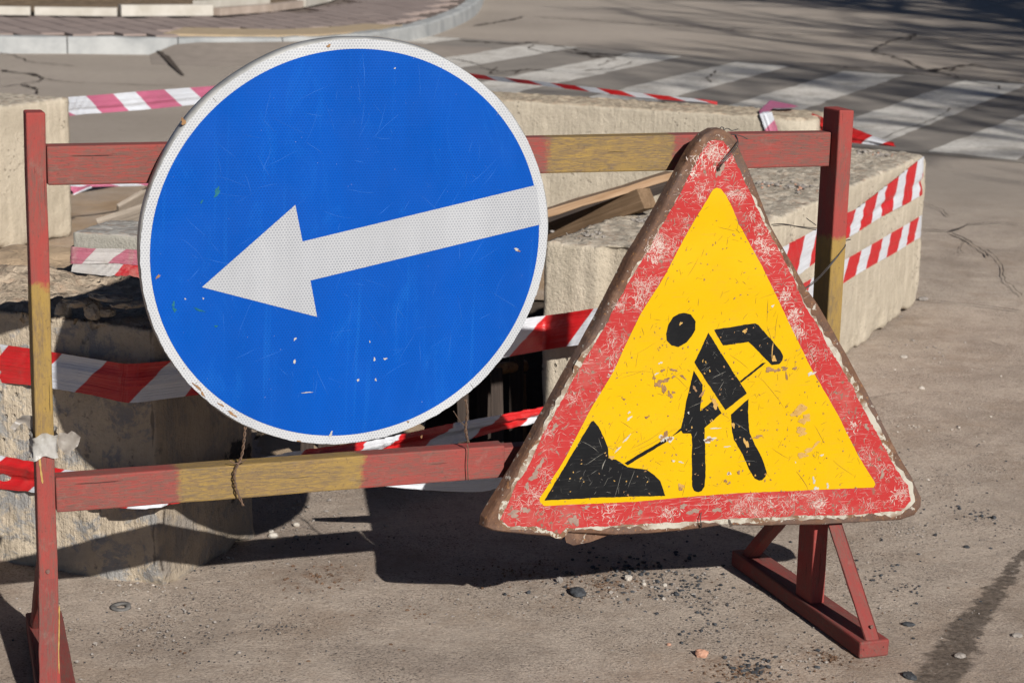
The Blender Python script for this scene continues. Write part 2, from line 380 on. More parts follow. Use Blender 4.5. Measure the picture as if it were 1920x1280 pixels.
MT['kerb_blue'] = plain_mat('whitewashed_grey_kerb', (.215, .222, .222), (.36, .362, .352), 3.2, .85)
MT['kerb_white'] = plain_mat('whitewashed_kerb', (.36, .33, .28), (.47, .44, .39), 4, .85)
MT['kerb_bare'] = plain_mat('bare_kerb', (.27, .215, .175), (.37, .30, .25), 6, .9)
MT['paver'] = plain_mat('brown_paver', (.215, .168, .148), (.255, .203, .18), 1.2, .9)
MT['paver_dark'] = plain_mat('paving_joint', (.115, .088, .072), (.16, .125, .105), 5, .9)
MT['tactile'] = plain_mat('yellow_tactile', (.31, .235, .15), (.39, .30, .195), 8, .9)
MT['soil'] = plain_mat('brown_turf', (.10, .072, .045), (.24, .175, .115), 9, .95, .1, 1.0, .05)
MT['crack'] = plain_mat('crack_dirt', (.045, .036, .03), (.10, .08, .065), 20, .95, .1)
MT['patch'] = plain_mat('asphalt_ramp', (.22, .188, .16), (.275, .235, .20), 7, .9, .15)
MT['asphalt_dark'] = plain_mat('worn_grey_asphalt', (.185, .165, .145), (.25, .222, .192), 2.2, .9, .15)
MT['iron'] = plain_mat('drain_iron', (.10, .105, .11), (.2, .21, .22), 15, .6, .4)
MT['tar'] = plain_mat('black_asphalt_lump', (.022, .023, .026), (.06, .064, .07), 60, .7, .3)
MT['stone_pale'] = plain_mat('pale_stone', (.33, .295, .25), (.46, .42, .37), 50, .85)
MT['stone_grey'] = plain_mat('grey_stone', (.17, .15, .135), (.30, .27, .24), 50, .85)
MT['stone_red'] = plain_mat('pink_stone', (.34, .17, .11), (.46, .27, .19), 40, .85)
MT['crumb_rust'] = plain_mat('rust_crumb', (.065, .040, .027), (.165, .095, .055), 200, .9)
MT['bark'] = plain_mat('grey_bark', (.09, .075, .06), (.16, .135, .11), 12, .9)
MT['screw'] = plain_mat('screw_head', (.10, .05, .04), (.2, .12, .1), 90, .5)
MT['rubber'] = plain_mat('grey_washer', (.07, .068, .065), (.15, .14, .13), 60, .8)
MT['sand'] = concrete_mat('sandy_spoil', (.33, .235, .15), (.45, .335, .225), None, 0, .3)

def paint_line_mat():
    m = Mat('worn_road_paint', .8, .2); P = m.world()
    c = m.mix(m.mr(m.noise(P, 2.5, 5, .65), .35, .65), (.47, .44, .40), (.58, .55, .50))
    c = m.mix(m.mr(m.noise(P, 2.1, 7, .8), .50, .60, 0, .65), c, (.28, .25, .215))
    c = m.mix(m.mr(m.noise(P, 26, 5, .75), .52, .62, 0, .6), c, (.24, .21, .18))
    return m.done(c)
MT['zebra'] = paint_line_mat()
def plastic_mat(nm='white_polythene', ca=(.40, .38, .345), cb=(.55, .54, .51)):
    m = Mat(nm, .35, .5); P = m.obj()
    c = m.mix(m.mr(m.noise(P, 40, 5, .65), .35, .7), ca, cb)
    m.b.inputs['Transmission Weight'].default_value = .0
    tr = m.N.new('ShaderNodeBsdfTranslucent'); tr.inputs[0].default_value = (.5, .47, .42, 1)
    mx = m.N.new('ShaderNodeMixShader'); mx.inputs[0].default_value = .35
    out = m.N['Material Output']
    m.L.new(m.b.outputs[0], mx.inputs[1]); m.L.new(tr.outputs[0], mx.inputs[2]); m.L.new(mx.outputs[0], out.inputs[0])
    return m.done(c, m.bump(m.noise(P, 90, 4, .6), .5, .003))
MT['plastic'] = plastic_mat()
MT['plastic_flap'] = plastic_mat('beige_shaded_polythene', (.25, .22, .19), (.40, .365, .32))  # flaps' beige greyed down: the post's shadow is put into their colour

# ------------------------------------------------------------------ object helpers
def link(name, verts, faces, mat, parent=None, mw=None, smooth=False, uvs=None):
    me = bpy.data.meshes.new(name)
    me.from_pydata([tuple(v) for v in verts], [], faces); me.update()
    if uvs is not None:
        l = me.uv_layers.new(name='UVMap'); idx = np.zeros(len(me.loops), dtype=np.int32); me.loops.foreach_get('vertex_index', idx)
        l.data.foreach_set('uv', np.asarray(uvs, dtype=np.float32)[idx].ravel())
    me.materials.append(MT[mat] if isinstance(mat, str) else mat)
    if smooth: me.polygons.foreach_set('use_smooth', [True] * len(me.polygons))
    o = bpy.data.objects.new(name, me); COL.objects.link(o)
    if parent is not None: o.parent = parent
    if mw is not None: o.matrix_local = mw
    return o
def tag(o, label=None, cat=None, group=None, kind=None):
    if label: o['label'] = label
    if cat: o['category'] = cat
    if group: o['group'] = group
    if kind: o['kind'] = kind
    return o
def empty(name, mw, label, cat, group=None):
    o = bpy.data.objects.new(name, None); o.empty_display_size = .1; COL.objects.link(o); o.matrix_world = mw
    return tag(o, label, cat, group)
def frame(o, x, y=None, z=None):
    """matrix with local x along x and local z near z"""
    x = Vector(x).normalized(); z = Vector(z if z is not None else (0, 0, 1)); y = z.cross(x).normalized(); z = x.cross(y)
    return Matrix(((x.x, y.x, z.x, o[0]), (x.y, y.y, z.y, o[1]), (x.z, y.z, z.z, o[2]), (0, 0, 0, 1)))
def hexa(name, c8, mat, parent=None, mw=None, bevel=.002, segs=1, jit=0.0, cuts=0):
    """box from 8 corners (bottom 4 ccw, top 4 ccw) with soft edges"""
    bm = bmesh.new(); vs = [bm.verts.new(c) for c in c8]
    for f in ((3, 2, 1, 0), (4, 5, 6, 7), (0, 1, 5, 4), (1, 2, 6, 5), (2, 3, 7, 6), (3, 0, 4, 7)): bm.faces.new([vs[i] for i in f])
    if cuts:
        L = max((vs[1].co - vs[0].co).length, 1e-6)
        es = [e for e in bm.edges if e.calc_length() > .5 * L and abs((e.verts[1].co - e.verts[0].co).normalized().dot((vs[1].co - vs[0].co).normalized())) > .9]
        bmesh.ops.subdivide_edges(bm, edges=es, cuts=cuts, use_grid_fill=True)
        for v in bm.verts:
            v.co += Vector((random.uniform(-jit, jit), random.uniform(-jit, jit), random.uniform(-jit, jit)))
    if bevel:
        es = [e for e in bm.edges if len(e.link_faces) == 2 and e.calc_face_angle(0) > .6]
        bmesh.ops.bevel(bm, geom=es, offset=bevel, segments=segs, affect='EDGES', profile=.5)
    bmesh.ops.recalc_face_normals(bm, faces=bm.faces)
    me = bpy.data.meshes.new(name); bm.to_mesh(me); bm.free()
    me.materials.append(MT[mat] if isinstance(mat, str) else mat)
    o = bpy.data.objects.new(name, me); COL.objects.link(o)
    if parent is not None: o.parent = parent
    if mw is not None: o.matrix_local = mw
    return o
def box(name, a, b, mat, parent=None, mw=None, bevel=.002, **k):
    (x0, y0, z0), (x1, y1, z1) = a, b
    return hexa(name, [(x0, y0, z0), (x1, y0, z0), (x1, y1, z0), (x0, y1, z0), (x0, y0, z1), (x1, y0, z1), (x1, y1, z1), (x0, y1, z1)], mat, parent, mw, bevel, **k)
def tube(name, pts, r, mat, parent=None, n=6, rads=None):
    pts = [Vector(p) for p in pts]; vs = []; fs = []; pn = None
    for i, p in enumerate(pts):
        t = (pts[min(i + 1, len(pts) - 1)] - pts[max(i - 1, 0)]).normalized()
        pn = (t.orthogonal() if pn is None else pn - t * pn.dot(t)).normalized(); q = t.cross(pn)
        rr = rads[i] if rads else r
        for k in range(n):
            a = 2 * pi * k / n; vs.append(p + (pn * cos(a) + q * sin(a)) * rr)
    for i in range(len(pts) - 1):
        for k in range(n):
            fs.append((i * n + k, i * n + (k + 1) % n, (i + 1) * n + (k + 1) % n, (i + 1) * n + k))
    fs.append(tuple(range(n))[::-1]); fs.append(tuple(range((len(pts) - 1) * n, len(pts) * n)))
    return link(name, vs, fs, mat, parent, None, True)
def catmull(pts, n):
    P = [np.array(p, dtype=float) for p in pts]; P = [2 * P[0] - P[1]] + P + [2 * P[-1] - P[-2]]; out = []
    for i in range(1, len(P) - 2):
        for k in range(n):
            t = k / n
            out.append(.5 * (2 * P[i] + (P[i + 1] - P[i - 1]) * t + (2 * P[i - 1] - 5 * P[i] + 4 * P[i + 1] - P[i + 2]) * t * t + (3 * P[i] - P[i - 1] - 3 * P[i + 1] + P[i + 2]) * t ** 3))
    out.append(P[-2]); return out

# ------------------------------------------------------------------ ground
def spaced(parts):
    out = []
    for a, b, s in parts: out += list(np.arange(a, b - 1e-9, s))
    out.append(parts[-1][1]); return np.array(out)
PIT = [tuple(gz(*p)[:2]) for p in ((520, 912), (640, 903), (760, 905), (800, 914), (850, 912), (890, 900), (1040, 880))] + [(.22, 5.3), (.42, 5.6), (.75, 6.6), (.8, 7.3), (-.5, 7.4), (-.62, 6.2), (-.72, 5.4)]
def inpoly(x, y, poly):
    c = np.zeros(x.shape, bool); j = len(poly) - 1
    for i in range(len(poly)):
        xi, yi = poly[i]; xj, yj = poly[j]
        c ^= ((yi > y) != (yj > y)) & (x < (xj - xi) * (y - yi) / (yj - yi + 1e-12) + xi); j = i
    return c
gx = spaced([(-150, -30, 20), (-30, -6, 2), (-6, -1.8, .15), (-1.8, 2.3, .017), (2.3, 6, .15), (6, 30, 2), (30, 150, 20)])
gy = spaced([(-60, -4, 8), (-4, 2.6, .5), (2.6, 6.6, .017), (6.6, 12, .1), (12, 30, .5), (30, 60, 3), (60, 220, 20)])
X, Y = np.meshgrid(gx, gy); P = np.stack([X.ravel(), Y.ravel(), np.zeros(X.size)], 1)
near = np.exp(-np.maximum(0, np.hypot(P[:, 0] * .8, P[:, 1] - 4.6) - 2.2) ** 2 / .6)
Z = near * (fbm(P, 1.6, 2, 3) * .006 + fbm(P, 14, 3, 5) * .0014 + vn(P, 45, 9) * .0012)
nx, ny = len(gx), len(gy)
ii, jj = np.meshgrid(np.arange(ny - 1), np.arange(nx - 1), indexing='ij'); ii = ii.ravel(); jj = jj.ravel()
cx = (gx[jj] + gx[jj + 1]) / 2; cy = (gy[ii] + gy[ii + 1]) / 2
keep = ~inpoly(cx, cy, PIT); ii = ii[keep]; jj = jj[keep]
F = np.stack([ii * nx + jj, ii * nx + jj + 1, (ii + 1) * nx + jj + 1, (ii + 1) * nx + jj], 1)
g = link('ground', np.stack([P[:, 0], P[:, 1], Z], 1), F.tolist(), 'ground', None, None, True); tag(g, kind='structure')
# the dug hole between the blocks
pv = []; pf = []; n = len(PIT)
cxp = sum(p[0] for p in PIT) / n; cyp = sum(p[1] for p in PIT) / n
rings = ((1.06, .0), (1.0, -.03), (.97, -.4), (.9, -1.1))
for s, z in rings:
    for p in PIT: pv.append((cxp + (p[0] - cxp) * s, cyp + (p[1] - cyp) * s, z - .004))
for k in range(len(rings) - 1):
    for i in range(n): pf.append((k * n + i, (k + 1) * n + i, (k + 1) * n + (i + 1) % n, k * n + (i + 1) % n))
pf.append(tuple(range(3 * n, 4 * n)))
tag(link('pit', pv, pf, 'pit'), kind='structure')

# ------------------------------------------------------------------ road markings, cracks
def strip(name, poly, z, mat, kind='structure'):
    return tag(link(name, [(p[0], p[1], z) for p in poly], [tuple(range(len(poly)))], mat), kind=kind)
tops = [(-2.72, 23.0), (-1.9, 22.15), (-1.06, 21.25), (.11, 20.42), (1.10, 19.62), (2.03, 18.78), (2.94, 18.06), (3.88, 17.43), (4.83, 16.85), (5.8, 16.25), (6.8, 15.6)]
slp = [.40, .40, .40, .40, .40, .41, .42, .45, .50, .52, .54]
zb = bpy.data.objects.new('crossing', None); COL.objects.link(zb); tag(zb, kind='structure')
for (tx, ty), s in zip(tops, slp):
    yb = 12.25 - .62 * (tx - s * (ty - 12.25) - 2.55); xb = tx - s * (ty - yb)
    if tx < -.5: yb += 1.2; xb = tx - s * (ty - yb)
    wx, wy = .47, -.32
    A = [(tx, ty), (tx + wx, ty + wy), (xb + wx, yb + wy), (xb, yb)]
    poly = []
    for i in range(4):
        p, q = A[i], A[(i + 1) % 4]; k = 26 if i % 2 else 5
        for t in range(k):
            f = t / k; poly.append((p[0] + (q[0] - p[0]) * f + random.uniform(-.012, .012), p[1] + (q[1] - p[1]) * f + random.uniform(-.02, .02)))
    o = link('stripe', [(p[0], p[1], .0075) for p in poly], [tuple(range(len(poly)))[::-1]], 'zebra', zb)
strip('asphalt_patch', [(-1.2, 21.45), (.1, 20.62), (2.0, 19.0), (3.9, 17.6), (5.8, 16.4), (7.6, 15.4), (5.2, 10.5), (2.6, 12.1), (1.4, 12.9), (-.4, 14.6), (-1.9, 16.6), (-2.2, 18.2)], .004, 'asphalt_dark')
def crack(pts, wpx, z=.0105):
    P = [gz(x, y) for x, y in pts]; L = []
    for a, b in zip(P, P[1:]):
        m = max(2, int((b - a).length / .05)); m = min(m, 60)
        t_ = (b - a).normalized(); s_ = Vector((-t_.y, t_.x, 0)); A_ = min(.05, (b - a).length * .035); r1, r2, r3 = (random.uniform(-1, 1) for _ in range(3))
        for k in range(m):
            f = k / m; L.append(a.lerp(b, f) + s_ * A_ * (r1 * sin(pi * f) + .6 * r2 * sin(2 * pi * f) + .4 * r3 * sin(5 * pi * f)))
    L.append(P[-1]); vs = []; fs = []
    for i, p in enumerate(L):
        t = L[min(i + 1, len(L) - 1)] - L[max(i - 1, 0)]; nn = Vector((-t.y, t.x, 0)).normalized()
        dd = (p - CAM).length; ww = wpx * 1.7 * dd / FPX * random.uniform(.3, 1.4)
        if abs(nn.y) > .5: ww *= max(1, dd / 4.5 * .55)
        if i in (0, len(L) - 1): ww *= .2
        off = nn * random.uniform(-1, 1) * ww * .45
        vs += [p + off + nn * ww * .5 + Vector((0, 0, z)), p + off - nn * ww * .5 + Vector((0, 0, z))]
    for i in range(len(L) - 1): fs.append((2 * i, 2 * i + 1, 2 * i + 3, 2 * i + 2))
    return link('crack', vs, fs, 'crack', g)
for pts, ww in (
    (((1700, 71), (1663, 82), (1637, 95), (1645, 101), (1700, 115), (1740, 133), (1800, 148), (1830, 150), (1920, 154)), 3.2),
    (((1740, 133), (1790, 128), (1780, 134)), 4), (((1806, 150), (1838, 158), (1870, 162), (1875, 170)), 2.2),
    (((1280, 50), (1480, 67), (1920, 79)), 1.5), (((1000, 33), (1130, 40), (1280, 51)), 1.6),
    (((1040, 88), (1100, 101), (1180, 108)), 3.2), (((1060, 98), (1140, 110), (1155, 113)), 3), (((1185, 117), (1150, 130), (1090, 135)), 1.8),
    (((1385, 118), (1560, 131), (1640, 138), (1740, 140)), 1.8), (((1345, 134), (1325, 150), (1333, 158)), 2.2),
    (((890, 50), (935, 42), (980, 33)), 4), (((860, 78), (900, 80), (960, 84), (1010, 80)), 3),
    (((900, 128), (940, 137), (990, 132), (1040, 136)), 2.6), (((700, 112), (760, 104), (850, 106)), 1.6),
    (((0, 133), (70, 143), (82, 148), (70, 155), (0, 165)), 2.6), (((40, 160), (72, 170), (70, 178)), 2.4), (((82, 150), (150, 158), (330, 163)), 1.2),
    (((1735, 385), (1752, 391), (1768, 397), (1774, 404), (1782, 410)), 1.6), (((1725, 433), (1780, 437), (1815, 424), (1880, 420), (1920, 424)), 2.6),
    (((1780, 437), (1812, 452), (1835, 468), (1852, 486)), 2.2), (((1835, 468), (1870, 474), (1905, 476)), 1.0), (((1812, 452), (1800, 470), (1808, 480)), .9), (((1730, 566), (1800, 572), (1920, 588)), 1.8),
    (((1660, 705), (1690, 702), (1725, 701)), 1.2), (((1640, 270), (1780, 205), (1920, 199)), 1.3),
    (((1850, 470), (1880, 520), (1915, 560)), 1.1), (((1000, 86), (990, 92), (1020, 100), (1045, 98)), 2.2), (((1092, 100), (1110, 110), (1152, 109), (1166, 104)), 2.6), (((1120, 126), (1140, 116), (1160, 115)), 1.4), (((845, 112), (880, 118), (905, 126)), 2), (((930, 128), (920, 140), (965, 140), (975, 132)), 2.2), (((1790, 126), (1830, 122), (1850, 128)), 3), (((1745, 136), (1770, 130), (1800, 136)), 4), (((1552, 122), (1590, 128), (1620, 131)), 2.4), (((1700, 71), (1720, 66), (1700, 78)), 2), (((0, 100), (60, 118), (140, 126)), 1.2), (((1590, 760), (1700, 740), (1790, 742)), .8), (((1840, 640), (1880, 655), (1920, 650)), .9)):
    crack(pts, ww)

# ------------------------------------------------------------------ far pavement: kerb, pavers, garden edging
KZ = .15
kpath = [(-9.5, 17.15), (-6.5, 17.55), (-4.62, 17.80), (-4.04, 17.95), (-3.22, 18.08), (-2.42, 18.35), (-1.72, 18.85), (-1.30, 19.75), (-.98, 21.0), (-.78, 22.4), (-.60, 24.2), (-.52, 26.2), (-.52, 29), (-.6, 34)]
kp = catmull(kpath, 12); acc = [0]
for a, b in zip(kp, kp[1:]): acc.append(acc[-1] + float(np.hypot(*(b - a))))
def kat(s):
    i = int(np.searchsorted(acc, s)); i = min(max(i, 1), len(kp) - 1)
    f = (s - acc[i - 1]) / max(acc[i] - acc[i - 1], 1e-9); p = kp[i - 1] + (kp[i] - kp[i - 1]) * f
    t = kp[i] - kp[i - 1]; t = t / np.hypot(*t); return p, np.array([-t[1], t[0]])
kerb = bpy.data.objects.new('kerb', None); COL.objects.link(kerb); tag(kerb, kind='structure')
s0 = acc[int(np.argmin([abs(p[0] + 4.04) for p in kp]))]
ks = [s0 + k * .98 for k in range(-5, 16)]
for i, s in enumerate(ks):
    if s < 0 or s + .97 > acc[-1]: continue
    vs = []; m = 5; low = 0.0 <= s - s0 - .7 <= 2.4
    for k in range(m + 1):
        p, nn = kat(s + .97 * k / m)
        for off, z in ((0, -.05), (.012, KZ - .018), (.03, KZ), (.16, KZ), (.16, -.05)):
            vs.append((p[0] + nn[0] * off, p[1] + nn[1] * off, z + .006 * random.uniform(-1, 1) * (z > 0)))
    fs = []
    for k in range(m):
        for q in range(5): fs.append((k * 5 + q, (k + 1) * 5 + q, (k + 1) * 5 + (q + 1) % 5, k * 5 + (q + 1) % 5))
    fs += [(4, 3, 2, 1, 0), tuple(range(m * 5, m * 5 + 5))]
    link('kerb_stone', vs, [f[::-1] for f in fs], 'kerb_blue', kerb)
# asphalt run up to the dropped part of the kerb
rv = []; rf = []
prof = [kat(s0 + .72 + 3.2 * k / 14) for k in range(15)]
for k, (p, nn) in enumerate(prof):
    e = min(1, k / 1.2, (14 - k) / 3.0); zt = .112 * e
    for j, f in enumerate((0, .25, .5, .75, 1)):
        d = .01 + f * 1.25
        rv.append((p[0] - nn[0] * d, p[1] - nn[1] * d, zt * (1 - f) ** 1.4 + .003 - .012 * (f == 1)))
for k in range(14):
    for j in range(4): rf.append((k * 5 + j, k * 5 + j + 1, (k + 1) * 5 + j + 1, (k + 1) * 5 + j))
tag(link('asphalt_ramp', rv, rf, 'patch', None, None, True), kind='structure')
# broken edge beside the ramp
bl = [gz(*p) for p in ((290, 92), (302, 105), (318, 122), (338, 143))]
link('crack', [v for i, p in enumerate(bl) for v in (p + Vector((-.05 + .02 * i, 0, .05 - .014 * i)), p + Vector((.05 - .005 * i, .0, .05 - .014 * i)))], [(0, 1, 3, 2), (2, 3, 5, 4), (4, 5, 7, 6)], 'crack', g)
# pavement bed and slabs
pav = []
for s in np.linspace(0, acc[-1], 60):
    p, nn = kat(s); pav.append((p[0] + nn[0] * .165, p[1] + nn[1] * .165))
bed = pav + [(-9.5, 34)]
pt_ = tag(link('pavement', [(x, y, KZ - .022) for x, y in bed], [tuple(range(len(bed)))], 'paver_dark'), kind='structure')
gkpts = [(-9.5, 20.0), (-5.36, 20.72), (-5.02, 20.76), (-4.16, 20.95), (-3.23, 21.42), (-2.55, 22.9), (-2.3, 25), (-2.3, 34)]
gpoly = gkpts + [(-9.5, 34)]
T, TL = .235, .47; ang = radians(-62); ca, sa = cos(ang), sin(ang)
pavpoly = pav + [(-9.5, 34)]
tiles = []; tact = []
tacA = [(-3.30, 18.62), (-2.45, 18.66), (-1.9, 18.98), (-1.45, 19.7), (-1.2, 20.6), (-1.6, 20.7), (-1.8, 20.2), (-2.3, 19.55), (-3.25, 19.5)]
for i in range(-70, 70):
    for j in range(-50, 50):
        u_, v_ = i * TL + (TL / 2 if j % 2 else 0), j * T
        cx_, cy_ = -3.0 + ca * u_ - sa * v_, 22.0 + sa * u_ + ca * v_
        if not (-6.9 < cx_ < -.3 and 17.5 < cy_ < 31): continue
        c4 = [(cx_ + ca * a - sa * b, cy_ + sa * a + ca * b) for a, b in ((-TL / 2 + .008, -T / 2 + .008), (TL / 2 - .008, -T / 2 + .008), (TL / 2 - .008, T / 2 - .008), (-TL / 2 + .008, T / 2 - .008))]
        ax = np.array([c[0] for c in c4]); ay = np.array([c[1] for c in c4])
        if not inpoly(ax, ay, pavpoly).all(): continue
        if inpoly(ax, ay, gpoly).any(): continue
        if inpoly(np.array([cx_]), np.array([cy_]), tacA)[0]: continue
        tiles.append((cy_, c4))
tiles.sort(key=lambda t: t[0])
def slabgeo(c4, z0, z1):
    return [(x, y, z0) for x, y in c4] + [(x, y, z1) for x, y in c4], [(3, 2, 1, 0), (4, 5, 6, 7), (0, 1, 5, 4), (1, 2, 6, 5), (2, 3, 7, 6), (3, 0, 4, 7)]
rest_v, rest_f = [], []
for k, (cy_, c4) in enumerate(tiles):
    z1 = KZ + random.uniform(-.0012, .0012); vs, fs = slabgeo(c4, KZ - .02, z1)
    if k < 290: link('paving_slab', vs, fs, 'paver', pt_)
    else:
        b0 = len(rest_v); rest_v += vs; rest_f += [tuple(q + b0 for q in f) for f in fs]
if rest_v: tag(link('paving_slabs', rest_v, rest_f, 'paver', pt_), kind='stuff')
link('tactile_strip', [(x, y, KZ - .02) for x, y in tacA] + [(x, y, KZ + .003) for x, y in tacA],
     [tuple(range(9, 18))[::1]] + [(i, (i + 1) % 9, 9 + (i + 1) % 9, 9 + i) for i in range(9)], 'tactile', pt_)
# garden edging stones and the bare bed behind
edg = bpy.data.objects.new('garden_edging', None); COL.objects.link(edg); tag(edg, kind='structure')
def edge_stone(a, b, mat, h=.085, d=.11, back=0.0):
    a = Vector((*a, KZ)); b = Vector((*b, KZ)); t = (b - a).normalized(); nn = Vector((-t.y, t.x, 0))
    a = a + t * .012 + nn * back; b = b - t * .012 + nn * back; hz = Vector((0, 0, h))
    hexa('edging_stone', [a, b, b + nn * d, a + nn * d, a + hz, b + hz, b + nn * d + hz, a + nn * d + hz], mat, edg, None, .012, segs=2)
edge_stone((-6.6, 20.49), (-5.04, 20.76), 'kerb_white'); edge_stone((-5.02, 20.76), (-4.18, 20.95), 'kerb_white')
edge_stone((-4.16, 20.95), (-3.25, 21.41), 'kerb_white', .115)
edge_stone((-3.2, 21.44), (-2.78, 22.3), 'kerb_bare', .08); edge_stone((-2.76, 22.32), (-2.5, 23.3), 'kerb_bare', .08)
edge_stone((-3.3, 21.75), (-2.72, 23.1), 'kerb_white', .13, .12, .16); edge_stone((-2.49, 23.4), (-2.33, 24.6), 'kerb_white', .1); edge_stone((-2.32, 24.7), (-2.3, 25.9), 'kerb_white', .1)
so_ = [(-9.5, 20.2), (-5.36, 20.86), (-4.2, 21.1), (-3.3, 21.6), (-2.7, 23), (-2.45, 25), (-2.45, 34), (-9.5, 34)]
sx = np.linspace(-9.5, -2.4, 60); sy = np.linspace(20.1, 34, 80); SX, SY = np.meshgrid(sx, sy)
sm_ = inpoly(SX.ravel(), SY.ravel(), so_); SP = np.stack([SX.ravel(), SY.ravel(), np.zeros(SX.size)], 1)
SZ = np.where(sm_, KZ + .035 + .035 * fbm(SP, 2.2, 3, 4), KZ - .03)
sf = [(a * 60 + b, a * 60 + b + 1, (a + 1) * 60 + b + 1, (a + 1) * 60 + b) for a in range(79) for b in range(59) if sm_[a * 60 + b] and sm_[a * 60 + b + 1] and sm_[(a + 1) * 60 + b] and sm_[(a + 1) * 60 + b + 1]]
tag(link('flower_bed', np.stack([SP[:, 0], SP[:, 1], SZ], 1), sf, 'soil', None, None, True), kind='structure')
# storm drain grate set in the gutter
d0 = gz(372, 100); d1 = gz(545, 96); dt = (d1 - d0).normalized(); dn = Vector((-dt.y, dt.x, 0)); Ld = (d1 - d0).length
dr = empty('drain_grate', frame(d0 + Vector((0, 0, .012)), dt), 'grey iron drain grate lying flat in the asphalt in front of the far kerb', 'drain grate')
box('grate_frame', (0, -.02, -.02), (Ld, .01, .012), 'iron', dr); box('grate_frame', (0, .3, -.02), (Ld, .33, .012), 'iron', dr)
for k in range(15):
    x = Ld * (k + .5) / 15; box('bar', (x - .016, .012, -.02), (x + .016, .298, .02), 'iron', dr)

# ------------------------------------------------------------------ concrete blocks
def rough_block(name, dims, res, mw, mat, label, cat='concrete block', rnd=.012, chip=.03, seed=1, rough=.004, ragged=0.0, topr=.008, group=None, skip=None, post=None):
    lx, ly, lz = dims; vs = []; fs = []
    def face(o, du, dv_, nu, nv):
        b0 = len(vs); o = np.array(o, float); du = np.array(du, float); dv_ = np.array(dv_, float)
        for a in range(nv + 1):
            for b in range(nu + 1): vs.append(o + du * (b / nu) + dv_ * (a / nv))
        for a in range(nv):
            for b in range(nu):
                i = b0 + a * (nu + 1) + b; fs.append((i, i + 1, i + nu + 2, i + nu + 1))
    N = lambda l, k=1: max(2, int(l / res / k))
    nX, nY, nZ = N(lx), N(ly), N(lz)
    face((0, 0, 0), (lx, 0, 0), (0, 0, lz), nX, nZ); face((lx, ly, 0), (-lx, 0, 0), (0, 0, lz), nX, nZ)
    face((lx, 0, 0), (0, ly, 0), (0, 0, lz), nY, nZ); face((0, ly, 0), (0, -ly, 0), (0, 0, lz), nY, nZ)
    face((0, 0, lz), (lx, 0, 0), (0, ly, 0), nX, nY); face((0, ly, 0), (lx, 0, 0), (0, -ly, 0), nX, nY)
    V = np.array(vs); half = np.array([lx, ly, lz]) / 2; q = V - half
    r = rnd + chip * np.clip(fbm(V, 5.5, 4, seed) * 1.9 - .12, 0, 1)
    r = r[:, None]
    inner = np.clip(q, -(half - r), half - r); d = q - inner; L = np.linalg.norm(d, axis=1, keepdims=True); L[L < 1e-9] = 1
    k = np.minimum(1, r / L); p = inner + d * k + half
    nrm = d / L
    p = p + nrm * ((fbm(V, 22, 4, seed + 40) * rough + fbm(V, 4, 2, seed + 60) * rough * .8)[:, None])
    tm = np.clip(nrm[:, 2], 0, 1); p[:, 2] += tm * ((fbm(V, 34, 3, seed + 80) + .6 * vn(V, 110, seed + 81)) * topr)
    if ragged:
        bt = np.clip(1 - V[:, 2] / .16, 0, 1); p[:, 2] += bt * ragged * np.clip(fbm(V, 6, 4, seed + 5) + .25, 0, 1)
        p += nrm * (bt * ragged * .5 * fbm(V, 12, 4, seed + 7))[:, None]
    if post is not None: p = post(p, V, nrm)
    # weld the coincident border vertices
    key = np.round(V / 1e-5).astype(np.int64); _, first, inv = np.unique(key, axis=0, return_index=True, return_inverse=True); inv = inv.ravel()
    cnt = np.bincount(inv); acc_ = np.stack([np.bincount(inv, p[:, k]) / cnt for k in range(3)], 1)
    F_ = inv[np.array(fs)]
    o = link(name, acc_, F_.tolist(), mat, None, mw, True)
    return tag(o, label, cat, group)
BG = 'concrete blocks fencing off the dug hole'
# near left block: corner at the picture's lower left, long side running off to the left
bc = gz(301, 1103); e1 = Vector((-.925, .38, 0)).normalized(); n1 = Vector((.38, .925, 0)).normalized()
def near_post(p, V, nrm):
    # the corner arris is broken away below, and the top is delaminating in flakes
    k = np.clip(1 - np.hypot(V[:, 0] - 2.38, V[:, 1]) / .10, 0, 1) * np.clip(1 - V[:, 2] / .14, 0, 1)
    p[:, 1] += k * .016 * (1 + fbm(V, 14, 3, 3)); p[:, 0] -= k * .012
    rib = (np.abs(nrm[:, 1]) > .5) * (fbm(V * np.array([1, 1, .22]), 42, 3, 77) * .0028 + np.clip(fbm(V, 9, 3, 55), 0, 1) * .006); p[:, 1] += rib
    fl = (nrm[:, 2] > .5) * np.floor(np.clip(fbm(V * np.array([1, 1.6, 1]), 7, 3, 31) * 3 + 1.2, 0, 3)) * .009
    p[:, 2] += fl - .012 * (nrm[:, 2] > .5)
    fr = np.clip(1 - V[:, 1] / .1, 0, 1) * (nrm[:, 2] > .3) * np.clip(fbm(V, 8, 3, 8) + .25, 0, 1); p[:, 2] -= fr * .03
    return p
# local x runs from the far left end to the corner at the right
mw1 = frame(bc + e1 * 2.38 + Vector((0, 0, -.02)), -e1)
rough_block('concrete_block', (2.38, .405, .612), .011, mw1, 'block_near', 'weathered grey and tan concrete block with crumbling top, nearest the camera behind the left post', rnd=.005, chip=.016, seed=3, rough=.005, ragged=.035, topr=.01, group=BG, post=near_post)
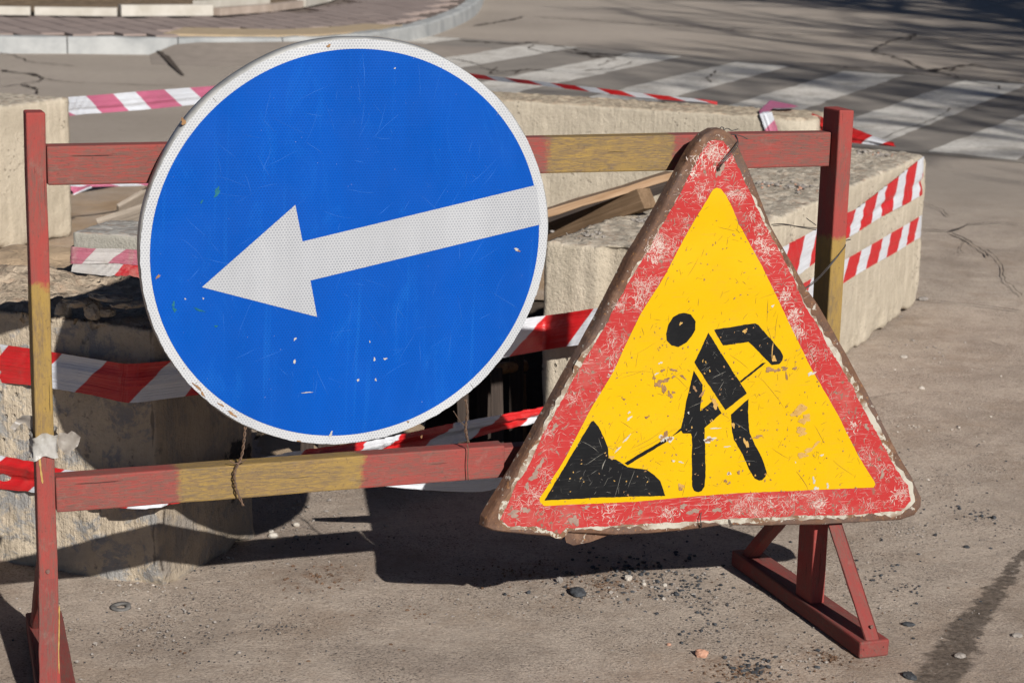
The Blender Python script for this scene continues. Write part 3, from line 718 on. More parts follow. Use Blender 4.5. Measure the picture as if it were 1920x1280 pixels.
# right long block
e4 = Vector((-.425, -.905, 0)).normalized(); n4 = Vector((.905, -.425, 0)).normalized(); b4 = Vector((1.545, 7.455, 0))
def b4_post(p, V, nrm):
    g_ = np.clip(1 - np.abs(V[:, 1] - .20) / .055, 0, 1)          # the cast groove down the end face
    m_ = (V[:, 0] < .03) & (np.abs(nrm[:, 0]) > .5); p[:, 0] += np.where(m_, np.minimum(g_ * 3, 1) * .022, 0)
    return p
L4 = 2.56
mw4 = frame(b4 + e4 * L4, -e4)
rough_block('concrete_block', (L4, .415, .585), .013, mw4, 'block_tan', 'long tan concrete block on the right, wrapped with two runs of striped tape', rnd=.006, chip=.034, seed=21, rough=.003, ragged=.025, topr=.007, group=BG, post=b4_post)
# rear block
p3 = gz(1528, 224, .58); p3 = Vector((p3.x, p3.y, 0)); e3 = Vector((-.938, .347, 0)).normalized()
mw3 = frame(p3 + e3 * 2.38, -e3)
def b3_post(p, V, nrm):
    k = np.clip(1 - np.hypot(V[:, 0] - 2.38, (V[:, 2] - .58)) / .13, 0, 1) * (V[:, 1] < .1); p[:, 1] += k * .05; return p
rough_block('concrete_block', (2.38, .36, .58), .015, mw3, 'block_grey', 'long tan concrete block at the back, lying across behind the top rail', rnd=.007, chip=.04, seed=33, rough=.003, ragged=.02, topr=.008, group=BG, post=b3_post)
# left rear block
b2 = gz(137, 442); e2 = Vector((-.43, -.903, 0)).normalized()
mw2 = frame(b2 + e2 * 2.38, -e2)
rough_block('concrete_block', (2.38, .42, .60), .02, mw2, 'block_tan', 'smooth tan concrete block at the far left, behind the top of the left post', rnd=.012, chip=.03, seed=45, rough=.003, ragged=.03, topr=.006, group=BG)

# ------------------------------------------------------------------ soil heap behind the near block
hx = np.linspace(-3.4, -.25, 150); hy = np.linspace(4.45, 6.2, 90); HX, HY = np.meshgrid(hx, hy)
HP = np.stack([HX.ravel(), HY.ravel(), np.zeros(HX.size)], 1)
env = np.clip((5.75 - HP[:, 1] + .25 * fbm(HP, 1.5, 2, 3)) / .55, 0, 1) * np.clip((-.85 - HP[:, 0]) / .22, 0, 1)
HZ = -.03 + env ** .8 * .555 + env * (fbm(HP, 7, 4, 12) * .03 + fbm(HP, 30, 3, 13) * .01)
hf = [(a * 150 + b, a * 150 + b + 1, (a + 1) * 150 + b + 1, (a + 1) * 150 + b) for a in range(89) for b in range(149)]
tag(link('soil_heap', np.stack([HP[:, 0], HP[:, 1], HZ], 1), hf, 'sand', None, None, True), kind='structure')

# ------------------------------------------------------------------ lumps and pebbles
def lump(name, c, size, mat, seed, label=None, cat=None, flat=.7, group=None, parent=None, sub=3, kind=None):
    bm = bmesh.new(); bmesh.ops.create_icosphere(bm, subdivisions=sub, radius=1)
    V = np.array([v.co for v in bm.verts]); d = 1 + .35 * fbm(V + seed * 3.1, 1.1, 3, seed) + .16 * fbm(V + seed, 4, 3, seed + 3)
    V = np.round(V * d[:, None] * 5 + .15 * fbm(V, 6, 2, seed)[:, None]) / 5 * .35 + V * d[:, None] * .65
    for v, q in zip(bm.verts, V): v.co = Vector((q[0] * size[0], q[1] * size[1], q[2] * size[2] * 1.0))
    me = bpy.data.meshes.new(name); bm.to_mesh(me); bm.free(); me.materials.append(MT[mat])
    o = bpy.data.objects.new(name, me); COL.objects.link(o); o.location = c; o.rotation_euler.z = seed
    if parent is not None: o.parent = parent
    return tag(o, label, cat, group, kind)
def stone(px, py, r, mat, seed, label, cat='stone', h=.7, name='stone', asp=1.0):
    c = gz(px, py); c.z += r * h * .45
    lump(name, c, (r * asp, r * .85, r * h), mat, seed, label, cat)
stone(1316, 1229, .0135, 'stone_red', 3, 'pinkish brown stone on the asphalt left of the right foot of the barrier')
stone(1083, 1113, .021, 'tar', 5, 'black lump of broken asphalt below the shadow of the triangular sign', 'asphalt lump', .5, 'asphalt_lump', 1.15)
stone(1178, 1086, .0105, 'stone_pale', 8, 'whitish stone at the edge of the triangular sign shadow, right of the black lump')
stone(1049, 1090, .009, 'stone_grey', 11, 'small grey stone just left above the black asphalt lump', h=.9)
stone(1207, 1096, .006, 'stone_pale', 12, 'tiny white pebble right of the whitish stone under the triangle')
stone(1246, 1098, .006, 'stone_pale', 14, 'tiny pale pebble with a dark side, rightmost under the triangle shadow')
stone(1268, 1115, .0075, 'tar', 15, 'small dark crumb of asphalt right of the pale pebbles', 'asphalt lump', .7, 'asphalt_lump')
stone(1695, 670, .014, 'stone_pale', 17, 'flat whitish stone lying on the asphalt in front of the right block', h=.35, asp=1.3)
stone(1728, 729, .011, 'stone_pale', 18, 'pale stone on the open asphalt below the flat whitish one', h=.6)
stone(513, 1006, .011, 'stone_pale', 19, 'white stone between the shadow of the round sign and the rail shadow')
stone(508, 997, .007, 'stone_pale', 20, 'small white crumb beside the white stone near the left block')
stone(556, 985, .008, 'stone_pale', 22, 'white pebble lit by the sun right of the round sign shadow')
stone(556, 1008, .007, 'stone_grey', 23, 'grey pebble below the white pebble near the rail shadow')
stone(598, 1070, .013, 'stone_pale', 24, 'pale concrete crumb against the foot of the near left block') if False else stone(348, 1069, .012, 'stone_pale', 24, 'pale concrete crumb against the foot of the near left block')
stone(1254, 1209, .005, 'stone_red', 25, 'tiny ochre pebble on the asphalt left of the pinkish stone')
stone(1731, 563, .02, 'stone_grey', 26, 'grey stone at the foot of the right block end', h=.5)
stone(1812, 1026, .0075, 'tar', 27, 'small bluish dark pebble on the asphalt at the far right', 'asphalt lump', .5, 'asphalt_lump')
stone(1906, 1194, .012, 'stone_grey', 28, 'brown grey stone at the right edge of the picture', h=.55)
stone(1800, 1231, .012, 'stone_grey', 29, 'grey stone lying on the dark streak', h=.5)
stone(1704, 1268, .015, 'tar', 30, 'dark flat asphalt crumb at the bottom right next to the dark streak', 'asphalt lump', .4, 'asphalt_lump', 1.4)
stone(1702, 1171, .010, 'tar', 31, 'dark asphalt crumb right of the foot of the barrier', 'asphalt lump', .5, 'asphalt_lump', 1.4)
# washer
wc = gz(226, 1138); wv = []; wf = []
nW = 28
for k in range(nW):
    a = 2 * pi * k / nW
    for r_, z in ((.0225, .000), (.0215, .0042), (.012, .0042), (.010, .000)): wv.append((r_ * cos(a), r_ * sin(a), z + .001 * sin(2 * a)))
for k in range(nW):
    for q in range(4): wf.append((k * 4 + q, k * 4 + (q + 1) % 4, ((k + 1) % nW) * 4 + (q + 1) % 4, ((k + 1) % nW) * 4 + q))
wo_ = link('washer', wv, [f[::-1] for f in wf], 'rubber', None, Matrix.Translation(wc) @ Matrix.Rotation(.08, 4, 'X'), True)
tag(wo_, 'grey ring lying flat on the asphalt right of the left post', 'washer')

def gravel(name, spec, mat, parent=None, zt=0.0):
    vs = []; fs = []
    ico = bmesh.new(); bmesh.ops.create_icosphere(ico, subdivisions=1, radius=1); iv = [v.co.copy() for v in ico.verts]
    ifs = [tuple(v.index for v in f.verts) for f in ico.faces]; ico.free()
    for (px, py, rad, n, r0_, r1_) in spec:
        c = gz(px, py, zt)
        for _ in range(n):
            a = random.uniform(0, 2 * pi); rr = abs(random.gauss(0, .5)) * rad
            x, y = c.x + cos(a) * rr, c.y + sin(a) * rr
            r = r0_ + (r1_ - r0_) * random.random() ** 2.5; b0 = len(vs); rz = random.uniform(0, 6)
            sx_, sy_, sz_ = r * random.uniform(.7, 1.4), r * random.uniform(.6, 1.1), r * random.uniform(.35, .8)
            for v in iv:
                k = random.uniform(.72, 1.2); X_, Y_ = v.x * sx_ * k, v.y * sy_ * k
                vs.append((x + X_ * cos(rz) - Y_ * sin(rz), y + X_ * sin(rz) + Y_ * cos(rz), zt + v.z * sz_ * k + sz_ * .35))
            fs += [tuple(q + b0 for q in f) for f in ifs]
    return tag(link(name, vs, fs, mat), kind='stuff')
gravel('dark_grit', [(500, 1180, .9, 900, .0006, .0026), (1200, 1180, .8, 900, .0006, .0028), (1700, 900, 1.0, 800, .0008, .0036), (1180, 1070, .28, 240, .0015, .007), (1290, 1100, .2, 130, .0015, .006), (1420, 1255, .14, 190, .001, .006), (1320, 1140, .16, 60, .001, .005), (900, 1200, .7, 260, .0008, .0035), (1700, 1100, .6, 200, .0008, .0045), (1830, 960, .4, 80, .001, .006),
                     (300, 1190, .4, 90, .0008, .003), (600, 1010, .3, 60, .001, .004), (1330, 1170, .1, 40, .002, .006), (1650, 1080, .08, 16, .002, .006), (1850, 970, .07, 24, .002, .009), (400, 1060, .25, 60, .001, .004)], 'tar')
gravel('rusty_grit', [(900, 1170, .8, 260, .0006, .0024), (1650, 1150, .5, 140, .0006, .0026), (1390, 1262, .13, 240, .0008, .0042), (1130, 1095, .16, 220, .0008, .004), (960, 1070, .15, 110, .001, .005), (600, 1080, .14, 110, .001, .005), (780, 1160, .12, 40, .001, .005), (1560, 1235, .1, 110, .001, .004), (330, 1210, .25, 50, .001, .004), (745, 1215, .05, 14, .001, .006)], 'crumb_rust')
gravel('pale_grit', [(1100, 1120, .5, 150, .0008, .003), (1700, 800, .7, 120, .001, .005), (240, 1110, .13, 60, .0006, .0032), (440, 1050, .2, 50, .0006, .003), (1600, 690, .3, 60, .001, .006), (700, 1200, .8, 160, .0006, .0025), (300, 1092, .08, 40, .0008, .0036), (430, 1045, .05, 14, .001, .004)], 'stone_pale')
gravel('grey_grit', [(300, 1170, .35, 160, .0008, .005), (1500, 1240, .5, 260, .0008, .004), (560, 950, .3, 90, .001, .006), (900, 1150, .9, 420, .0008, .004), (1700, 1000, .8, 340, .0008, .004), (1250, 1100, .3, 160, .001, .006), (250, 1180, .5, 160, .0008, .0035), (560, 1000, .25, 70, .001, .005), (1750, 650, .8, 120, .001, .006)], 'stone_grey')

gravel('concrete_crumbs', [(1650, 292, .10, 40, .003, .011), (1500, 350, .13, 60, .003, .012), (1440, 345, .12, 50, .003, .011), (1100, 440, .10, 40, .002, .008), (1200, 412, .08, 30, .003, .009), (1620, 285, .06, 20, .003, .012)], 'stone_grey', None, .588)
gravel('brick_crumbs', [(1650, 290, .10, 9, .003, .009), (1500, 352, .13, 9, .003, .008), (1440, 350, .1, 7, .003, .008)], 'stone_red', None, .588)
# ------------------------------------------------------------------ barrier
bar = empty('barrier', frame(B(0, 0, 0), BD), 'wooden road barrier in worn red and yellow paint, two posts joined by two rails', 'barrier')
bi = bar.matrix_world.inverted()
# in the barrier's own frame x runs along it, y points away from the camera, z up
LX0, LX1 = -1.607, -1.5735
def plank(name, mat, A, Bp, wv, hv, L=None, bevel=.003, cuts=8, jit=.0007):
    """timber from A to Bp in barrier coordinates: local x along it, section wv x hv (vectors)"""
    A = Vector(A); Bp = Vector(Bp); x = (Bp - A); ln = x.length; mw = frame(A, x, None, hv)
    M3 = mw.to_3x3().inverted(); wv = M3 @ Vector(wv); hv = M3 @ Vector(hv); wv.x = 0; hv.x = 0
    c = [Vector((0, 0, 0)), Vector((ln, 0, 0)), Vector((ln, 0, 0)) + wv, wv, hv, Vector((ln, 0, 0)) + hv, Vector((ln, 0, 0)) + wv + hv, wv + hv]
    return hexa(name, c, mat, bar, mw, bevel, segs=2, cuts=cuts, jit=jit)
pm_left = paint_mat('paint_left_post', [(.470, .756, YEL_P)], wear=.62)
pm_right = paint_mat('paint_right_post', [(.40, .805 - .02, YEL_P)], wear=.45)
pm_top = paint_mat('paint_top_rail', [(.955, 1.215, YEL_P)], wear=.95)
pm_low = paint_mat('paint_low_rail', [(.226, .575, YEL_P)], wear=.85)
pm_foot = paint_mat('paint_feet', [], wear=.75, base=(.215, .034, .030))
plank('post', pm_left, (LX0, 0.05, .035), (LX0, .05, 1.105), (.0335, 0, 0), (0, -.05, 0))
plank('post', pm_right, (-.001, .070, .035), (-.001, .070, 1.088), (.033, 0, 0), (0, -.070, 0))
# top rail: its left end lies flush with the post, its right end is set back
plank('rail', pm_top, (-1.573, .042, .975), (-.002, .068, .970), (0, -.040, 0), (0, 0, .070))
plank('rail', pm_low, (-1.573, .042, .370), (-.700, .046, .369), (0, -.040, 0), (0, 0, .066))
plank('rail', pm_low, (-.698, .058, .362), (-.002, .066, .362), (0, -.038, 0), (0, 0, .064))
# right foot: beam on the ground, a brace either side of the post
plank('foot', pm_foot, (-.008, .372, 0), (-.008, -.230, 0), (.067, 0, 0), (0, 0, .036), bevel=.004)
plank('brace', pm_foot, (.007, -.226, .0365), (.010, .03, .292), (.031, 0, 0), (0, .020, .018), bevel=.003)
plank('brace', pm_foot, (.004, .345, .0365), (.004, .072, .30), (.032, 0, 0), (0, -.034, .0), bevel=.003)
# left foot, set a little askew
plank('foot', pm_foot, (-1.596, .40, 0), (-1.632, -.222, 0), (.073, 0, 0), (0, 0, .036), bevel=.004)
plank('brace', pm_foot, (-1.636, -.205, .0365), (-1.6035, .03, .275), (.033, 0, 0), (0, .020, .018), bevel=.003)
plank('brace', pm_foot, (-1.594, .335, .0365), (-1.604, .052, .29), (.032, 0, 0), (0, -.034, .0), bevel=.003)
# screw heads
for (s, o, z) in ((-1.592, -.002, .26), (-1.593, -.002, .15), (.026, -.2115, .060)):
    sv = []; 
    for k in range(10): sv.append((.0042 * cos(k * pi / 5), 0, .0042 * sin(k * pi / 5)))
    sv2 = [(a * .8, -.002, c) for a, b, c in sv]; nS = 10
    link('screw', [(s + a, o + b, z + c) for a, b, c in sv + sv2], [tuple(range(10, 20))] + [(k, (k + 1) % 10, 10 + (k + 1) % 10, 10 + k) for k in range(10)], 'screw', bar)

# ------------------------------------------------------------------ sheet-metal helpers for the signs
def px_frame(o, lean=0.0):
    """sign plane parallel to the barrier, o in front of the rails, leaning forward by lean; returns matrix and pixel->plane"""
    n = (BN * cos(lean) - Vector((0, 0, 1)) * sin(lean)).normalized()
    yv = n.cross(BD).normalized()
    def make(org):
        M = Matrix(((BD.x, yv.x, n.x, org.x), (BD.y, yv.y, n.y, org.y), (BD.z, yv.z, n.z, org.z), (0, 0, 0, 1)))
        def f(x, y):
            q = onp(x, y, org, n) - org; return (q.dot(BD), q.dot(yv))
        return M, f
    return make
def densify(poly, step, jit=0.0, seed=0, closed=True):
    out = []; n = len(poly)
    for i in range(n if closed else n - 1):
        a = np.array(poly[i]); b = np.array(poly[(i + 1) % n]); m = max(1, int(np.hypot(*(b - a)) / step))
        for k in range(m): out.append(a + (b - a) * k / m)
    A = np.array(out)
    if jit:
        Q = np.c_[A, np.zeros(len(A))]; A = A + jit * np.stack([fbm(Q, 60, 3, seed + 1), fbm(Q, 60, 3, seed + 2)], 1) + jit * .5 * np.stack([vn(Q, 300, seed + 3), vn(Q, 300, seed + 4)], 1)
    return [tuple(p) for p in A]
def offset_poly(poly, d):
    """move every vertex of a ccw/cw polygon outward by d"""
    A = np.array(poly); area = .5 * np.sum(A[:, 0] * np.roll(A[:, 1], -1) - np.roll(A[:, 0], -1) * A[:, 1]); s = 1 if area > 0 else -1
    t = np.roll(A, -1, 0) - np.roll(A, 1, 0); t /= np.linalg.norm(t, axis=1, keepdims=True) + 1e-12
    n = np.stack([t[:, 1], -t[:, 0]], 1) * s; dd = np.asarray(d); dd = dd[:, None] if dd.ndim else dd
    return [tuple(p) for p in A + n * dd]
def fill(name, poly, res, surf, off, mat, parent, smooth=True):
    A = np.array(poly); lo, hi = A.min(0), A.max(0); pts = [Vector(p) for p in poly]; n = len(pts)
    xs = np.arange(lo[0] + res / 2, hi[0], res); ys = np.arange(lo[1] + res / 2, hi[1], res)
    if len(xs) and len(ys):
        GX, GY = np.meshgrid(xs, ys); GX = GX.ravel(); GY = GY.ravel(); k = inpoly(GX, GY, poly)
        pts += [Vector((a, b)) for a, b in zip(GX[k], GY[k])]
    v, e, f, *_ = geometry.delaunay_2d_cdt(pts, [(i, (i + 1) % n) for i in range(n)], [list(range(n))], 1, 1e-6)
    V = np.array([tuple(p) for p in v]); z = surf(V) + off
    F_ = []
    for t in f:
        a, b, c = (V[i] for i in t[:3])
        ar = (b[0] - a[0]) * (c[1] - a[1]) - (b[1] - a[1]) * (c[0] - a[0]); F_.append(tuple(t) if ar > 0 else tuple(t)[::-1])
    return link(name, np.c_[V, z], F_, mat, parent, None, smooth)
def slivers(name, items, surf, off, mat, parent):
    """thin curved strokes: (x, y, angle, length, width, bend)"""
    vs = []; fs = []
    for (x, y, a, L, wd, bend) in items:
        m = 4; b0 = len(vs); px_, py_ = x, y; aa = a
        for k in range(m + 1):
            t = k / m; ww = wd * (1 - abs(2 * t - 1) ** 2) * random.uniform(.5, 1.2) + 1e-5
            vs.append((px_ - sin(aa) * ww / 2, py_ + cos(aa) * ww / 2)); vs.append((px_ + sin(aa) * ww / 2, py_ - cos(aa) * ww / 2))
            px_ += cos(aa) * L / m; py_ += sin(aa) * L / m; aa += bend / m + random.uniform(-.12, .12)
        for k in range(m): i = b0 + 2 * k; fs.append((i, i + 1, i + 3, i + 2))
    V = np.array(vs); z = surf(V) + off + np.array([.00003 * (i // 10 % 7) for i in range(len(V))])
    return tag(link(name, np.c_[V, z], fs, mat, parent), kind='stuff')
def blots(name, items, surf, off, mat, parent):
    """irregular chips: (x, y, rx, ry, rotation)"""
    vs = []; fs = []
    for (x, y, rx, ry, ro) in items:
        n = 18; b0 = len(vs); vs.append((x, y)); ph = [random.uniform(0, 6.28) for _ in range(4)]
        for k in range(n):
            a = 2 * pi * k / n; q = 1 + .28 * sin(2 * a + ph[0]) + .22 * sin(3 * a + ph[1]) + .16 * sin(5 * a + ph[2]) + random.uniform(-.18, .18)
            X_, Y_ = rx * q * cos(a), ry * q * sin(a); vs.append((x + X_ * cos(ro) - Y_ * sin(ro), y + X_ * sin(ro) + Y_ * cos(ro)))
        for k in range(n): fs.append((b0, b0 + 1 + k, b0 + 1 + (k + 1) % n))
    V = np.array(vs); z = surf(V) + off + np.array([.00002 * (i // 19 % 5) for i in range(len(V))])
    return tag(link(name, np.c_[V, z], fs, mat, parent), kind='stuff')

# ------------------------------------------------------------------ round blue sign
org = B(-1.0325, .052, .853)
M, cpx = px_frame(.052, radians(6.0))(org)
rs = empty('round_sign', M, 'round blue road sign with white arrow pointing left and white rim, wired to the barrier', 'road sign')
RC = .389
flat = lambda V: np.zeros(len(V))
def disc(name, r, off, mat, res=.05):
    return fill(name, [(r * cos(a), r * sin(a)) for a in np.linspace(0, 2 * pi, 181)[:-1]], res, flat, off, mat, rs)
# pressed steel dish with a turned-back edge
vs = []; fs = []; nR = 180
prof_ = ((RC * .90, -.0006), (RC - .004, -.0008), (RC - .0005, -.003), (RC + .001, -.008), (RC + .0012, -.027), (RC - .001, -.029), (RC - .004, -.025), (RC - .006, -.004), (RC * .5, -.004))
for k in range(nR):
    a = 2 * pi * k / nR; dn_ = .0012 * sin(3 * a + 1) + .0008 * sin(11 * a)
    for r_, z in prof_: vs.append(((r_ + dn_ * (r_ > RC - .005)) * cos(a), (r_ + dn_ * (r_ > RC - .005)) * sin(a), z))
q = len(prof_)
for k in range(nR):
    for j in range(q - 1): fs.append((k * q + j, k * q + j + 1, ((k + 1) % nR) * q + j + 1, ((k + 1) % nR) * q + j))
vs.append((0, 0, -.004)); c0 = len(vs) - 1
for k in range(nR): fs.append((k * q + q - 1, c0, ((k + 1) % nR) * q + q - 1))
link('sign_plate', vs, [f[::-1] for f in fs], 'steel', rs, None, True)
rimp = densify([(RC * .997 * cos(a), RC * .997 * sin(a)) for a in np.linspace(0, 2 * pi, 361)[:-1]], .004, .0012, 5)
fill('white_border', rimp, .05, flat, 0, 'white', rs)
disc('blue_face', .3705, .0005, 'blue')
ar = [cpx(*p) for p in ((378.5, 538), (553.5, 384), (567, 452.5), (1005, 346.8))]
ar2 = [cpx(*p) for p in ((1014, 420.2), (581.8, 525.5), (594.3, 593.6))]
fill('arrow', ar + ar2, .04, flat, .0011, 'arrow_white', rs)
it = []
for _ in range(130):
    a = random.uniform(0, 6.28); r_ = .315 * random.random() ** .5
    it.append((r_ * cos(a), r_ * sin(a), random.choice((.6, 1.3, -.3, 1.5, 2.3)) + random.gauss(0, .2), random.uniform(.012, .09), random.uniform(.00035, .0008), random.gauss(0, .2)))
MT['scr_blue'] = plain_mat('pale_blue_scuff', (.006, .095, .42), (.03, .135, .46), 60, .5)
slivers('scratches', it, flat, .0007, 'scr_blue', rs)
ch = [(*cpx(x, y), rx, ry, ro) for x, y, rx, ry, ro in ((702, 673, .0022, .003, .2), (722, 672, .0028, .0022, .1), (671, 712, .0018, .003, 0), (704, 711, .0014, .003, 0), (693, 640, .001, .002, 0), (620, 813, .0022, .006, -.6), (968, 467, .0035, .003, 0), (740, 128, .0015, .0015, 0), (553, 635, .0018, .003, -.3), (552, 677, .0018, .005, -.3), (575, 735, .009, .0011, 0), (381, 559, .0015, .0015, 0), (347, 560, .0015, .0015, 0))]
blots('chips', ch, flat, .0014, 'chip_white', rs)
ch = [(*cpx(x, y), rx, ry, ro) for x, y, rx, ry, ro in ((972, 470, .003, .0018, 0), (296, 518, .0025, .0045, -.5), (345, 690, .001, .001, 0), (370, 725, .010, .0022, -.85), (380, 738, .006, .002, -.9), (435, 775, .010, .002, -.6), (414, 758, .006, .0016, -.6), (344, 228, .004, .006, .8), (616, 86, .003, .003, 0), (790, 818, .002, .003, .3), (765, 790, .002, .002, 0), (560, 826, .004, .0012, -.1))]
blots('rust_chips', ch, flat, .0013, 'chip_rust', rs)
MT['chip_green'] = plain_mat('green_smear', (.0, .07, .12), (.01, .12, .16), 60, .6)
blots('smears', [(*cpx(x, y), rx, ry, ro) for x, y, rx, ry, ro in ((407, 360, .004, .009, -.5), (325, 570, .003, .004, 0), (327, 580, .0035, .004, 0), (372, 580, .012, .0015, -.5), (405, 611, .004, .0015, 0), (378, 378, .0016, .004, -.3))], flat, .0012, 'chip_green', rs)
# seams where the border film is cut
sm2 = []
for (x0, y0, x1, y1) in ((398, 182, 408, 192), (372, 714, 362, 722), (888, 727, 881, 718), (938, 207, 930, 217)):
    a, b = cpx(x0, y0), cpx(x1, y1); sm2.append((*a, atan2(b[1] - a[1], b[0] - a[0]), hypot(b[0] - a[0], b[1] - a[1]), .0009, 0))
slivers('film_seams', sm2, flat, .0012, 'scr_grey', rs)

# ------------------------------------------------------------------ triangular roadworks sign
orgT = onp(1330, 700, BR + BN * .062, BN)
M, tpx = px_frame(.062, 0.0)(orgT)
ts = empty('triangle_sign', M, 'battered triangular road sign, scratched red border, yellow face with black digging figure', 'road sign')
def tsurf(V):
    Q = np.c_[V, np.zeros(len(V))]
    return .0035 * fbm(Q, 5, 2, 5) + .0022 * np.sin(V[:, 1] * 38 + V[:, 0] * 4 + 1) * np.clip(V[:, 1] * 3 - .1, 0, 1) + .0012 * vn(Q, 16, 8)
T_ = lambda L: [tpx(*p) for p in L]
outer = [(1339, 244), (1322, 254), (1306, 272), (1288, 304), (1274, 329), (1258, 357), (1241, 391), (1222, 428), (1203, 460), (1183, 492), (1158, 541), (1128, 600), (1098, 655), (1066, 712), (1030, 777), (992, 845), (977, 870), (948, 919), (933, 943), (914, 974), (911, 988), (925, 994), (968, 999), (1024, 1004), (1054, 1008), (1060, 998), (1100, 1000), (1153, 1003), (1220, 1000), (1280, 995), (1313, 991), (1350, 986), (1362, 978), (1368, 974), (1373, 985), (1420, 986), (1547, 984), (1613, 980), (1690, 975), (1716, 966), (1728, 950), (1729, 934), (1710, 893), (1686, 853), (1643, 766), (1592, 672), (1563, 620), (1531, 567), (1511, 540), (1486, 495), (1446, 424), (1430, 384), (1414, 341), (1403, 314), (1391, 288), (1381, 264), (1369, 250), (1355, 243.5)]
OUT = densify(T_(outer), .016, .0006, 3)
OA = np.array(OUT)
inn = offset_poly(OUT, -.007)
fill('sign_plate', inn, .02, tsurf, 0, 'rust', ts)
# turned-back flange: rolled shoulder, then a skirt that flares on the left side
nO = len(OUT); cxy = OA.mean(0)
Qz = np.c_[OA, np.zeros(nO)]
left = np.clip((-.02 - OA[:, 0]) * 8, 0, 1) * np.clip(1 - (OA[:, 1] + .33) * -20, 0, 1)
dz = np.clip(1 + .12 * fbm(Qz, 9, 3, 3), .8, 1.2)
base = tsurf(OA)
ringsT = [(np.array(inn), base * 1.0), (np.array(offset_poly(OUT, -.0025)), base - .0006), (OA, base - .0035),
          (np.array(offset_poly(OUT, .0008 + .0015 * left)), base - .010), (np.array(offset_poly(OUT, .001 + .004 * left)), base - .030 * dz), (np.array(offset_poly(OUT, -.002 + .004 * left)), base - .030 * dz), (np.array(inn), base - .010)]
vs = []; fs = []
for A_, z_ in ringsT:
    for p, zz in zip(A_, z_): vs.append((p[0], p[1], zz))
ccw = np.sum(OA[:, 0] * np.roll(OA[:, 1], -1) - np.roll(OA[:, 0], -1) * OA[:, 1]) > 0
for k in range(len(ringsT) - 1):
    for i in range(nO):
        f_ = (k * nO + i, (k + 1) * nO + i, (k + 1) * nO + (i + 1) % nO, k * nO + (i + 1) % nO); fs.append(f_ if ccw else f_[::-1])
link('flange', vs, fs, 'rust', ts, None, False)
fill('back_plate', inn, .05, tsurf, -.009, 'rust', ts)
# torn lip hanging from the lower edge
lp = [tpx(*p) for p in ((1060, 1000), (1064, 1019), (1068, 1020), (1077, 1024), (1110, 1020), (1150, 1007), (1153, 1002), (1100, 1002))]
fill('bent_lip', densify(lp, .006, .0006, 2), .02, lambda V: -.006 - .02 * np.clip((V[:, 0] - lp[0][0]) * 6, 0, 1), 0, 'rust', ts)

redp = [(1340, 262), (1328, 266), (1312, 292), (1300, 315), (1285, 341), (1269, 371), (1257, 394), (1237, 428), (1217, 468), (1195, 501), (1180, 526), (1151, 580), (1133, 615), (1101, 667), (1068, 724), (1036, 781), (1011, 830), (996, 862), (980, 889), (964, 914), (955, 936), (943, 960), (938, 972), (951, 985), (1005, 985), (1050, 1000), (1062, 989), (1108, 987), (1186, 982), (1283, 978), (1383, 971), (1513, 966), (1613, 964.5), (1690, 957), (1708, 938), (1702, 910), (1680, 880), (1650, 822), (1617, 762), (1600, 728), (1573, 682), (1553, 649), (1527, 602), (1508, 572), (1488, 524), (1467, 482), (1450, 449), (1432, 418), (1417, 387), (1402, 354), (1388, 322), (1378, 298), (1367, 279), (1355, 264)]
REDC = T_(redp)
wq = densify(REDC, .007)
Q3 = np.c_[np.array(wq), np.zeros(len(wq))]
wqa = np.array(wq); lowr = ((wqa[:, 1] < -.24) & (wqa[:, 0] > -.2)) | ((wqa[:, 0] > .14) & (wqa[:, 1] < .12)) | ((wqa[:, 0] < -.1) & (wqa[:, 1] < .1))
wo2 = np.where(lowr, .0085, .001) + .0095 * fbm(Q3, 18, 4, 14) + .006 * fbm(Q3, 80, 2, 15)
wo2 = np.clip(wo2, -.003, np.where(lowr, .0130, .006))
top_ = np.array([q_[1] for q_ in wq]) > .36
wo2 = np.where(top_, -.001, wo2)
fill('white_edge', offset_poly(wq, wo2), .02, tsurf, .0003, 'whitepaint', ts)
fill('red_border', densify(REDC, .005, .0022, 7), .016, tsurf, .0008, 'red', ts)
yelp = [(1335.5, 354), (1343, 351.5), (1350.5, 353.5), (1360, 366), (1371, 388), (1384.5, 421), (1391, 430), (1427, 498), (1480, 608), (1523, 695), (1573, 781), (1610, 854), (1640, 902), (1642, 908), (1639, 913.5), (1513, 918.5), (1380, 923.5), (1280, 931), (1190, 940), (1062, 945.5), (1019, 947.5), (1012, 941), (1011, 933), (1035, 896), (1060, 858), (1108, 767), (1151, 695), (1201, 588), (1250, 508), (1298, 418)]
YEL = T_(yelp)
fill('yellow_panel', densify(YEL, .004, .0007, 9), .014, tsurf, .0013, 'yellow', ts)
K = .0018
